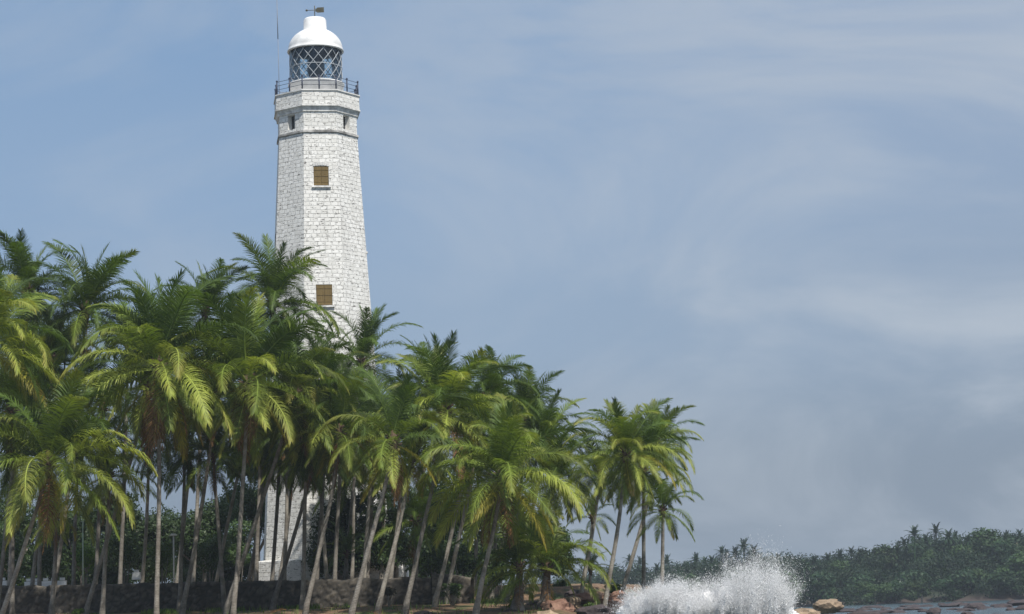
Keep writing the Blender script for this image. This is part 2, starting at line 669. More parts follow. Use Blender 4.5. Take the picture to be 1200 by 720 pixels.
# ------------------------------------------------------------------ haze: the humid sea air
HAZE = 0.00019
hb = MB()
hb.box((0, 1100, 28.5), (3040, 2840, 65.0))
hz = link('haze', hb.mesh('haze'))
km = bpy.data.materials.new('sea_air')
km.use_nodes = True
km.node_tree.nodes.clear()
vo = km.node_tree.nodes.new('ShaderNodeVolumePrincipled')
vo.inputs['Color'].default_value = (0.70, 0.80, 0.92, 1)
vo.inputs['Density'].default_value = HAZE
vo.inputs['Anisotropy'].default_value = 0.0
mo = km.node_tree.nodes.new('ShaderNodeOutputMaterial')
km.node_tree.links.new(vo.outputs[0], mo.inputs['Volume'])
hz.data.materials.append(km)
hz['kind'] = 'stuff'
hz['label'] = 'pale humid haze in the air over the bay'

# ------------------------------------------------------------------ lighthouse
LD = 180.0
LX = P(371.5, 140, LD).x
FACE = math.atan2(-LD, -LX) + 0.0       # direction from the tower to the camera
FACE = math.atan2(0 - LD, 0 - LX) + R(4)
ROT = FACE                                # one facet normal looks along FACE
BASE_Z = z_at(LX, LD - 5.0, 681)
S = mpp(LD) * 1.013


def zz(py, d=0.0):
    return z_at(LX - d * LX / LD, LD - d, py)


def oct_r(width_px):
    return width_px * S / 2 / math.cos(R(22.5 - 4))   # silhouette half width -> circumradius


LH = thing('lighthouse', 'tall white octagonal stone lighthouse rising above the palms with a domed lantern on top', 'lighthouse',
           (LX, LD, BASE_Z))


def L(z):
    return z - BASE_Z


# the facets' lathe uses angle rot + 2pi*(j+.5)/8 for vertices -> facet centre at rot + 2pi*(j+1)/8, so ROT is a facet centre
H155, H660 = L(zz(155, 3.3)), 1.9
r155, r650 = oct_r(93.5), oct_r(146)
shaft = MB()
shaft.lathe([(r650, H660 - 0.01), (r155, H155)], 8, ROT)
shaft_o = shaft.build('shaft', 'whitewashed_stone', LH)


def shaft_r(z):
    return r650 + (r155 - r650) * (z - H660) / (H155 - H660)


def facet(k, z, r, du=0.0, out=0.0):
    """point on facet k (0 = facing the camera, + = counter-clockwise) at height z"""
    a = ROT + k * math.pi / 4
    ap = r * math.cos(math.pi / 8) + out
    return Vector((ap * math.cos(a) - du * math.sin(a), ap * math.sin(a) + du * math.cos(a), z)), a


plinth = MB()
rp = oct_r(172)
plinth.lathe([(rp * 1.02, -0.9), (rp, 1.75), (rp * 0.985, 1.80), (r650 * 1.02, 1.9)], 8, ROT)
plinth.build('plinth', 'whitewashed_stone', LH)
belt = MB()
r130 = oct_r(93)
H130 = L(zz(131.5, 3.3))
belt.lathe([(r155 * 0.995, H155 + 0.16), (r130, H130)], 8, ROT)
belt_o = belt.build('belt', 'whitewashed_stone', LH)
sc_ = MB()
sc_.lathe([(r155 * 1.0, H155 - 0.10), (r155 * 1.035, H155 - 0.02), (r155 * 1.035, H155 + 0.16), (r155 * 1.0, H155 + 0.2)], 8, ROT)
sc_.build('string_course', 'dark_stain', LH)
cor = MB()
rg = oct_r(101)
H124, H104 = L(zz(123.0, 3.6)), L(zz(104.5, 3.6))
cor.lathe([(r130 * 0.99, H130 - 0.02), (r130 * 1.03, H130 + 0.05), (r130 * 1.035, H130 + 0.22), (rg * 0.985, H124 - 0.1), (rg * 1.012, H124 - 0.08),
           (rg * 1.012, H124 + 0.04), (rg * 0.99, H124 + 0.06)], 8, ROT)
cor.build('cornice', 'grey_moulding', LH)
par = MB()
par.lathe([(rg * 0.995, H124 + 0.05), (rg * 0.99, H104 - 0.14)], 8, ROT)
par.build('parapet', 'whitewashed_stone', LH)
cap = MB()
cap.lathe([(rg * 0.98, H104 - 0.15), (rg * 1.012, H104 - 0.13), (rg * 1.012, H104 - 0.02), (rg * 0.98, H104)], 8, ROT)
cap.build('gallery_floor', 'weathered_white', LH)


def cut(target, boxes):
    mb = MB()
    for c, s, rot in boxes:
        mb.box(c, s, rot)
    co = mb.build('cutter', None)
    co.matrix_world = LH.matrix_basis.copy()
    bpy.context.view_layer.update()
    md = target.modifiers.new('cut', 'BOOLEAN')
    md.object = co
    md.operation = 'DIFFERENCE'
    md.solver = 'EXACT'
    bpy.context.view_layer.update()
    dg = bpy.context.evaluated_depsgraph_get()
    me = bpy.data.meshes.new_from_object(target.evaluated_get(dg), preserve_all_data_layers=True, depsgraph=dg)
    target.modifiers.clear()
    target.data = me
    cm = co.data
    bpy.data.objects.remove(co)
    bpy.data.meshes.remove(cm)


bpy.context.view_layer.update()
WINS = [(0, 206.5, 1.30, 1.72), (0, 346, 1.38, 1.80), (0, 487, 1.38, 1.85), (2, 276, 1.38, 1.80), (-2, 276, 1.38, 1.80)]
cuts = []
for k, py, w, h in WINS:
    z = L(zz(py, 3.3 + (py - 155) * 0.0035))
    p, a = facet(k, z, shaft_r(z), 0, 0)
    cuts.append((p, (0.7, w, h), a))
cut(shaft_o, cuts)
for k, py, w, h in WINS:
    z = L(zz(py, 3.3 + (py - 155) * 0.0035))
    p, a = facet(k, z, shaft_r(z), 0, -0.12)
    wb = MB()
    wb.box(p, (0.08, w - 0.01, h - 0.01), a)
    wdw = wb.build('window', 'shutter_wood', LH)
    sb = MB()
    for s in (-1, 1):
        q, _ = facet(k, z, shaft_r(z), s * w * 0.245, -0.055)
        sb.box(q, (0.045, w * 0.455, h - 0.12), a)
        for t in (-0.32, 0.0, 0.32):
            q, _ = facet(k, z + t * h, shaft_r(z), s * w * 0.245, -0.02)
            sb.box(q, (0.025, w * 0.43, 0.09), a)
    sb.build('shutter', 'shutter_wood', wdw)
    si = MB()
    q, _ = facet(k, z - h / 2 - 0.11, shaft_r(z - h / 2), 0, 0.02)
    si.box(q, (0.34, w + 0.34, 0.15), a)
    si.build('sill', 'grey_moulding', wdw)
    if py != 206.5:
        continue
    ar = MB()          # shallow arched head stones
    for i in range(7):
        t = (i - 3) / 3
        q, _ = facet(k, z + h / 2 + 0.12 + 0.09 * (1 - t * t), shaft_r(z + h / 2), t * w * 0.46, -0.02)
        ar.box(q, (0.14, w / 7.0 - 0.02, 0.26), a)
    ar.build('arch', 'weathered_white', wdw)
zb = L(zz(143.0, 2.6))
cuts = []
for k in (-1, 1, 3, -3):
    p, a = facet(k, zb, (r155 + r130) / 2)
    cuts.append((p, (1.1, 0.85, 1.28), a))
cut(belt_o, cuts)
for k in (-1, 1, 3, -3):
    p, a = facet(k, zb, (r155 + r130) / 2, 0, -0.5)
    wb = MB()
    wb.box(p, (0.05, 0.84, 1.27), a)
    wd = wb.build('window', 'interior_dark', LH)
    fb = MB()
    for s in (-0.4, 0.0, 0.4):
        q, _ = facet(k, zb, (r155 + r130) / 2, s, -0.45)
        fb.box(q, (0.05, 0.05, 1.26), a)
    fb.build('frame', 'weathered_white', wd)

# lantern
H95, H52 = L(zz(92.0, 2.3)), L(zz(52.0, 2.3))
rl = 31.0 * S
mur = MB()
mur.lathe([(rl * 1.04, H104 - 0.05), (rl * 1.04, H95 - 0.12), (rl * 1.08, H95 - 0.10), (rl * 1.08, H95), (rl * 0.9, H95 + 0.02)], 40, 0, True, circ=True)
mur.build('lantern_base', 'white_paint', LH)
gls = MB()
gls.lathe([(rl * 0.965, H95 + 0.01), (rl * 0.965, H52 + 0.05)], 40, 0, True, caps=False)
gls.build('lantern_glass', 'lantern_glass', LH)
lat = MB()
NB_, turns = 16, (H52 - H95) / (15.0 * S) / 16.0 * 2 * math.pi
for i in range(NB_):
    for s in (-1, 1):
        pts = []
        for q in range(11):
            t = q / 10
            a = 2 * math.pi * (i + 0.5) / NB_ + s * turns * t
            pts.append((rl * (1.0 if s > 0 else 0.985) * math.cos(a), rl * (1.0 if s > 0 else 0.985) * math.sin(a), H95 + (H52 - H95) * t))
        lat.tube(pts, 0.036, 5)
for t in (0.0, 0.47, 1.0):
    z = H95 + (H52 - H95) * t
    lat.lathe([(rl * 0.99, z - 0.03), (rl * 1.012, z - 0.03), (rl * 1.012, z + 0.03), (rl * 0.99, z + 0.03)], 40, 0, False, caps=False)
lat.build('lattice', 'lattice_paint', LH)
opt = MB()          # lens and its pedestal inside the lantern
opt.lathe([(0.35, H95), (0.35, H95 + 0.7), (0.62, H95 + 0.75), (0.78, H95 + 1.2), (0.78, H95 + 1.9), (0.55, H95 + 2.35), (0.25, H95 + 2.6)], 16, 0, True)
opt_o = opt.build('lens', 'lens_dark', LH)
inr = MB()
inr.lathe([(rl * 0.93, H52 + 0.02), (rl * 0.8, H52 + 0.5), (rl * 0.45, H52 + 1.1), (0.1, H52 + 1.3)], 32, 0, True, caps=False)
inr.build('dome_lining', 'interior_dark', LH)
dome = MB()
Hd1, Hd0 = L(zz(32.5, 1.1)), H52
rd = 32.5 * S
prof = [(rd * 0.96, Hd0 - 0.12), (rd * 1.03, Hd0 - 0.12), (rd * 1.035, Hd0 + 0.0), (rd * 1.0, Hd0 + 0.04)]
for q in range(1, 11):
    a = math.pi / 2 * q / 10 * 0.74
    prof.append((rd * math.cos(a), Hd0 + 0.04 + (Hd1 - Hd0) / math.sin(math.pi / 2 * 0.74) * math.sin(a)))
dome.lathe(prof, 40, 0, True, caps=False)
dome.build('dome', 'white_paint', LH)
ven = MB()
Hv = L(zz(19.5, 0.8))
rv = 14.2 * S
ven.lathe([(rv * 1.06, Hd1 - 0.15), (rv * 1.06, Hd1 + 0.0), (rv * 0.97, Hd1 + 0.05), (rv * 0.95, Hv - 0.16), (rv * 0.85, Hv), (rv * 0.3, Hv + 0.08), (0.02, Hv + 0.1)], 32, 0, True)
ven.build('ventilator', 'white_paint', LH)
vane = MB()
Ht = L(zz(7.0))
vane.tube([(0, 0, Hv), (0, 0, Ht)], 0.045, 6)
zv = L(zz(12.3))
vane.tube([(-0.75, 0.1, zv + 0.05), (0.5, -0.05, zv)], 0.03, 6)
vn = vane.build('weather_vane', 'vane_metal', LH)
fl = MB()
fl.box((0.52, -0.05, zv), (0.62, 0.05, 0.46), R(-6))
fl.box((0.18, -0.02, zv), (0.2, 0.05, 0.3), R(-6))
fl.build('vane_tail', 'vane_metal', vn)
bl = MB()
bl.lathe([(0.0, zv - 0.07), (0.1, zv), (0.1, zv + 0.08), (0.0, zv + 0.17)], 10, 0, True, center=(-0.72, 0.1))
bl.build('vane_pointer', 'vane_metal', vn)

# railing: 16 posts and three rails
ra = MB()
rr = rg * 0.965


def rail_pt(i, n=16):
    k, m = divmod(i, 2)
    a0 = ROT + 2 * math.pi * (k + 0.5) / 8
    p0 = Vector((rr * math.cos(a0), rr * math.sin(a0), 0))
    if not m:
        return p0
    a1 = a0 + math.pi / 4
    return (p0 + Vector((rr * math.cos(a1), rr * math.sin(a1), 0))) / 2


for h in (0.42, 0.78, 1.12):
    pts = [rail_pt(2 * i) + Vector((0, 0, H104 + h)) for i in range(9)]
    ra.tube(pts, 0.022, 5)
rail_o = ra.build('railing', 'dark_iron', LH)
pm = MB()
pm.tube([(0, 0, -0.02), (0, 0, 1.14)], 0.062, 8)
pm.lathe([(0.02, 1.10), (0.095, 1.17), (0.095, 1.23), (0.02, 1.30)], 8, 0, True)
post_me = pm.mesh('post')
for i in range(16):
    o = link('post', post_me, 'dark_iron', rail_o)
    o.location = rail_pt(i) + Vector((0, 0, H104))
# whip antenna bolted to the gallery, rising out of the picture
an = MB()
pa = P(327.0, 98, LD - 1.0)
ax, ay = pa.x - LX, pa.y - LD
an.tube([(ax, ay, H104 + 0.2), (ax, ay, L(zz(95)) + 0.4), (ax - 0.02, ay, L(zz(48)))], [0.035, 0.03, 0.028], 6)
an.tube([(ax - 0.02, ay, L(zz(48))), (ax - 0.05, ay, L(zz(-2)))], [0.045, 0.03], 6)
an.tube([(ax, ay, H104 + 0.5), (ax + 0.5, ay + 0.3, H104 + 0.5)], 0.03, 6)
an.build('antenna', 'antenna_grey', LH)

# ------------------------------------------------------------------ keepers' cottage behind the wall
cx0, cx1 = P(372, 660, 188).x, P(476, 660, 188).x
cz = ground_z(cx0, 188)
ct = thing('keepers_cottage', 'low white cottage glimpsed between the trunks beside the foot of the lighthouse', 'cottage', ((cx0 + cx1) / 2, 190, cz))
wb = MB()
wdt = cx1 - cx0
wb.box((0, 0, 1.3), (wdt, 4.5, 3.2))
cw = wb.build('wall', 'weathered_white', ct)
rb = MB()
rb.add([(-wdt / 2 - .3, -2.6, 2.92), (wdt / 2 + .3, -2.6, 2.92), (wdt / 2 + .3, 2.6, 2.92), (-wdt / 2 - .3, 2.6, 2.92),
        (-wdt / 2 + .6, 0, 4.1), (wdt / 2 - .6, 0, 4.1)],
       [(0, 1, 5, 4), (2, 3, 4, 5), (1, 2, 5), (3, 0, 4), (3, 2, 1, 0)])
rb.build('roof', 'grey_moulding', ct)
for t in (-0.28, 0.2):
    b = MB()
    b.box((t * wdt, -2.26, 1.6), (0.9, 0.06, 1.1))
    f = b.build('window', 'interior_dark', ct)
    b = MB()
    b.box((t * wdt, -2.29, 1.0), (1.2, 0.2, 0.1))
    b.build('sill', 'weathered_white', f)

# ------------------------------------------------------------------ rubble sea wall
def stone_wall(name, label, px0, px1, D0, D1, top0, top1, drop=2.9, th=0.55, tone=(0.0, 0.7), seed=1):
    r_ = np.random.default_rng(seed)
    a, b = P(px0, 690, D0), P(px1, 690, D1)
    a.z = b.z = 0
    L_ = (b - a).length
    zt0, zt1 = P(px0, top0, D0).z, P(px1, top1, D1).z
    du = 0.11
    nu, nv = int(L_ / du), int(drop / du)
    # stone cells
    ns = int(L_ * drop / 0.14)
    cen = np.stack([r_.uniform(0, L_, ns), r_.uniform(0, drop, ns)], 1)
    tones = r_.uniform(tone[0], tone[1], ns) ** 1.3
    outs = r_.uniform(-0.02, 0.10, ns)
    U, V = np.meshgrid(np.linspace(0, L_, nu + 1), np.linspace(0, drop, nv + 1))
    pts = np.stack([U.ravel(), V.ravel() * 1.0], 1)
    idx = np.zeros(len(pts), int)
    gap = np.zeros(len(pts))
    for s in range(0, len(pts), 2000):
        dd = np.hypot((pts[s:s + 2000, None, 0] - cen[None, :, 0]) * 0.8, pts[s:s + 2000, None, 1] - cen[None, :, 1])
        o = np.partition(dd, 1, axis=1)[:, :2]
        idx[s:s + 2000] = dd.argmin(1)
        gap[s:s + 2000] = o[:, 1] - o[:, 0]
    joint = 1 - np.clip(gap / 0.10, 0, 1)
    out = outs[idx] * np.clip(gap / 0.12, 0, 1) - 0.05 * joint
    d = (b - a).normalized()
    nrm = Vector((d.y, -d.x, 0))
    topn = np.array([0.16 * noise.fractal(Vector((u * 0.6, seed, 0)), 1, 2, 4) for u in np.linspace(0, L_, nu + 1)])
    zt = np.linspace(zt0, zt1, nu + 1) + topn
    # front sheet, top sheet, back sheet
    vv, ff, jt, tn = [], [], [], []
    tv = tones[idx]
    for j in range(nv + 1):
        for i in range(nu + 1):
            q = j * (nu + 1) + i
            p = a + d * U[j, i] + nrm * (out[q] + 0.06 * (V[j, i] / drop))
            edge = 0.10 if j == 0 else 0
            p = p - nrm * edge
            vv.append((p.x, p.y, zt[i] - V[j, i] + (0.02 if j == 0 else 0)))
            jt.append(joint[q])
            tn.append(tv[q])
    base = len(vv)
    for row, (dep, dz) in enumerate(((th - 0.1, 0.03), (th, -0.05), (th, -drop))):
        for i in range(nu + 1):
            p = a + d * (L_ * i / nu) - nrm * dep
            vv.append((p.x, p.y, zt[i] + dz))
            jt.append(0.3)
            tn.append(tv[i])
    W1 = nu + 1
    for j in range(nv):
        for i in range(nu):
            ff.append((j * W1 + i + 1, j * W1 + i, (j + 1) * W1 + i, (j + 1) * W1 + i + 1))
    for i in range(nu):
        ff.append((i, i + 1, base + i + 1, base + i))
        ff.append((base + i, base + i + 1, base + W1 + i + 1, base + W1 + i))
        ff.append((base + W1 + i, base + W1 + i + 1, base + 2 * W1 + i + 1, base + 2 * W1 + i))
    # ends
    fe = []
    me = np_mesh(name, vv, ff, {'joint': jt, 'tone': tn})
    o = link(name, me, 'rubble_stone')
    eb = MB()
    return tag(o, label, 'wall')


stone_wall('sea_wall', 'long dark rubble stone wall behind the leaning palm trunks', -60, 505, 155, 151, 689, 677)
stone_wall('wall_end', 'paler broken end of the rubble wall beside the short bushy palms', 506.5, 552, 150.6, 149.5, 672.5, 676,
           drop=2.4, tone=(0.3, 1.1), seed=4)

# ------------------------------------------------------------------ rocks
def boulder_mesh(seed, sub=3, rough=0.35, flat=0.7):
    import bmesh
    bm = bmesh.new()
    bmesh.ops.create_icosphere(bm, subdivisions=sub, radius=1.0)
    off = Vector((seed * 3.1, seed * 1.7, seed * 0.9))
    for v in bm.verts:
        n_ = noise.fractal(v.co * 0.9 + off, 1.0, 2.0, 5)
        c = noise.cell(v.co * 1.6 + off) * 0.14
        v.co *= 1 + rough * n_ + c
        v.co.z *= flat
    me = bpy.data.meshes.new('boulder')
    bm.to_mesh(me)
    bm.free()
    return me


def rock(px, py, D, w_px, h_px, m, label, seed, group=None, name='boulder', sub=3):
    p = P(px, py, D)
    me = boulder_mesh(seed, sub)
    k = mpp(D)
    o = link(name, me, m, None, p)
    o.scale = (w_px * k / 2, w_px * k / 2 * 0.9, h_px * k / 2 / 0.7)
    o.rotation_euler = (random.uniform(-.15, .15), random.uniform(-.15, .15), random.uniform(0, 6))
    return tag(o, label, 'boulder', group)


SHORE = 'red boulders at the foot of the palms'
rock(655, 716, 137, 40, 26, 'red_rock', 'broad reddish boulder beneath the two short bushy palms', 1, SHORE)
rock(668, 706, 140, 26, 16, 'tan_rock', 'pale tan boulder resting on the red rocks beside the short palms', 2, SHORE)
rock(690, 701, 146, 40, 14, 'red_rock', 'long flat red boulder behind the bright green bush', 3, SHORE)
rock(672, 697, 152, 22, 12, 'dark_rock', 'small dark boulder at the back of the red rocks', 4, SHORE)
rock(720, 703, 140, 34, 18, 'red_rock', 'red boulder behind the leaning trunk next to the splash', 5, SHORE)
rock(700, 722, 131, 50, 26, 'dark_rock', 'dark wet boulder at the bottom of the leaning trunk next to the splash', 6, SHORE)
rock(640, 727, 131, 44, 22, 'tan_rock', 'pale boulder low in front of the short bushy palms', 7, SHORE)
rock(742, 713, 136, 40, 22, 'red_rock', 'reddish boulder being wetted by the splash', 8, SHORE)
rock(625, 712, 143, 26, 14, 'dark_rock', 'dark boulder between the two stout short trunks', 9, SHORE)
rock(600, 722, 137, 26, 14, 'dark_rock', 'low dark boulder below the stout short trunk', 12, SHORE)
rock(498, 722, 138, 26, 13, 'dark_rock', 'low dark boulder between the slanting trunks under the pale wall end', 14, SHORE)
WETR = 'boulders in the surf'
rock(971, 711, 118, 34, 17, 'tan_rock', 'rounded tan boulder standing clear of the surf beside the splash', 20, WETR)
rock(940, 721, 116, 46, 14, 'tan_rock', 'flat tan rock just behind the spray and in front of the rounded boulder', 21, WETR)
rock(1010, 722, 118, 44, 12, 'dark_rock', 'low dark rock next to the rounded tan boulder', 22, WETR)
rock(895, 722, 112, 70, 18, 'tan_rock', 'long tan rock half hidden by the spray', 23, WETR)
rock(840, 728, 106, 70, 24, 'dark_rock', 'dark rock under the heart of the splash', 24, WETR)
# reef along the far shore: low purple-brown rocks, alike
rr_ = random.Random(11)
reef = [boulder_mesh(40 + i, 2) for i in range(5)]
for me in reef:
    me.materials.append(MATS['dark_rock'])
for i in range(55):
    px = 990 + 235 * (i / 55) + rr_.uniform(-6, 6)
    D = rr_.uniform(230, 420)
    w = rr_.uniform(10, 30)
    X = P(px, 700, D).x
    o = link('reef_rock', reef[i % 5], None, None, (X, D, rr_.uniform(-0.4, 0.25)))
    o.scale = (w * mpp(D) * 0.5, w * mpp(D) * 0.5, rr_.uniform(0.35, 0.95))
    o.rotation_euler = (0, 0, rr_.uniform(0, 6))
    tag(o, 'low dark rock in the reef along the wooded far shore', 'rock', 'dark reef rocks off the far shore')


# ------------------------------------------------------------------ palms
def frond_mesh(name, e0, bend, pw, seed, n=84, Lf=5.0, hang=0.5, ragged=0.0, low=False):
    """one pinnate frond growing along +X from the origin, already bent by its own weight"""
    r_ = np.random.default_rng(seed)
    N = 18
    s = np.linspace(0, 1, N)
    th = np.radians(e0 - bend * s ** pw)
    ds = Lf / (N - 1)
    x = np.concatenate([[0], np.cumsum(np.cos((th[1:] + th[:-1]) / 2)) * ds])
    z = np.concatenate([[0], np.cumsum(np.sin((th[1:] + th[:-1]) / 2)) * ds])
    side = r_.uniform(-0.35, 0.35)
    y = side * s ** 2 * Lf * 0.35
    pts = np.stack([x, y, z], 1)
    tan = np.gradient(pts, axis=0)
    tan /= np.linalg.norm(tan, axis=1)[:, None]
    V, Fq, al = [], [], []

    def addq(q):
        Fq.append(q)
    # rachis: triangular section
    rad = np.interp(s, [0, 0.15, 1], [0.080, 0.05, 0.012])
    up = np.array([0, 0, 1.0])
    for i in range(N):
        t = tan[i]
        sd = np.cross(t, up)
        sd /= max(np.linalg.norm(sd), 1e-4)
        nn = np.cross(sd, t)
        for a in (sd * 1.0, nn * 0.7, -sd * 1.0):
            V.append(pts[i] + a * rad[i])
            al.append(-1.0)
    for i in range(N - 1):
        for j in range(3):
            k = (j + 1) % 3
            addq((i * 3 + j, i * 3 + k, (i + 1) * 3 + k, (i + 1) * 3 + j))
    nseg = 2 if low else 3
    for sgn in (-1, 1):
        twist = r_.uniform(-0.15, 0.15)
        for i in range(n):
            q = 0.13 + 0.87 * (i + r_.uniform(-0.3, 0.3)) / (n - 1)
            q = min(max(q, 0.1), 1.0)
            if ragged and r_.random() < ragged:
                continue
            p = np.array([np.interp(q, s, pts[:, k]) for k in range(3)])
            t = np.array([np.interp(q, s, tan[:, k]) for k in range(3)])
            t /= np.linalg.norm(t)
            sd = np.cross(t, up)
            nl = np.linalg.norm(sd)
            sd = sd / nl if nl > 1e-3 else np.array([0, 1.0, 0])
            nn = np.cross(sd, t)
            ll = 1.10 * np.interp(q, [0.1, 0.22, 0.45, 0.75, 1.0], [0.5, 0.86, 1.0, 0.78, 0.40]) * r_.uniform(0.86, 1.1)
            a = np.radians(np.interp(q, [0.1, 0.5, 1.0], [76, 60, 24]) + r_.uniform(-9, 9))
            v = np.radians(np.interp(q, [0.1, 1.0], [24, 8]) + r_.uniform(-12, 12)) + twist
            d = np.cos(a) * t + np.sin(a) * (sgn * sd * np.cos(v) + nn * np.sin(v))
            w = 0.047 * r_.uniform(0.75, 1.25) * (4.0 if low else 1.0)
            cur = p.copy()
            seg = ll / nseg
            b = len(V)
            for kseg in range(nseg + 1):
                wd = t - np.dot(t, d) * d
                wl_ = np.linalg.norm(wd)
                wd = wd / wl_ if wl_ > 1e-3 else nn
                ww = w * (0.75, 1.0, 0.72, 0.12)[kseg] if nseg == 3 else w * (0.8, 1.0, 0.12)[kseg]
                V.append(cur - wd * ww * 0.5)
                V.append(cur + wd * ww * 0.5)
                al += [min(1, q * 0.75 + 0.25 * kseg / nseg)] * 2
                cur = cur + d * seg
                gk = hang * (0.55 + 0.5 * kseg) * r_.uniform(0.8, 1.2)
                d = d + np.array([0, 0, -gk])
                d /= np.linalg.norm(d)
            for kseg in range(nseg):
                addq((b + 2 * kseg, b + 2 * kseg + 1, b + 2 * kseg + 3, b + 2 * kseg + 2))
    return np_mesh(name, np.array(V), np.array(Fq), {'along': al})


# classes from the youngest upright spear leaf to the old hanging ones
CLS = [(85, 28, 1.8, 0.14), (77, 58, 1.9, 0.26), (67, 82, 1.75, 0.38), (56, 97, 1.6, 0.50), (44, 102, 1.45, 0.60), (31, 98, 1.35, 0.68),
       (17, 88, 1.25, 0.72), (1, 70, 1.15, 0.75), (-18, 50, 1.1, 0.76), (-40, 34, 1.0, 0.76), (-62, 18, 1.0, 0.76)]
FRONDS = [[frond_mesh('frond', e0 + dv * 4, b + dv * 9, pw, 100 + 10 * i + j, hang=hg) for j, dv in enumerate((-1, 0, 1))]
          for i, (e0, b, pw, hg) in enumerate(CLS)]
DEADF = [frond_mesh('dead_frond', -50 - 12 * j, 34 - 8 * j, 1.0, 700 + j, hang=0.9, ragged=0.25, n=52) for j in range(3)]
for row in FRONDS:
    for me in row:
        me.materials.append(MATS['frond_green'])
for me in DEADF:
    me.materials.append(MATS['frond_brown'])

hm = MB()
hm.lathe([(0.14, -0.9), (0.24, -0.45), (0.30, -0.05), (0.26, 0.25), (0.12, 0.7), (0.02, 1.2)], 10, 0, True)
for i in range(14):
    a = i * 2.4
    e = 0.25 + 0.04 * i
    d = Vector((math.cos(a), math.sin(a), e)).normalized()
    hm.tube([Vector((0, 0, -0.3 + 0.04 * i)), d * 0.55 + Vector((0, 0, -0.25 + 0.03 * i))], [0.10, 0.06], 5)
HEART = hm.mesh('crown')
HEART.materials.append(MATS['fibre'])
nb = MB()
nb.lathe([(0.0, -0.17), (0.10, -0.12), (0.14, 0.0), (0.11, 0.11), (0.0, 0.17)], 10, 0, True)
NUT = nb.mesh('coconut')
NUT.materials.append(MATS['coconut_husk'])

R0 = 4.05


def set_mat(o, m):
    o.material_slots[0].link = 'OBJECT'
    o.material_slots[0].material = MATS[m]


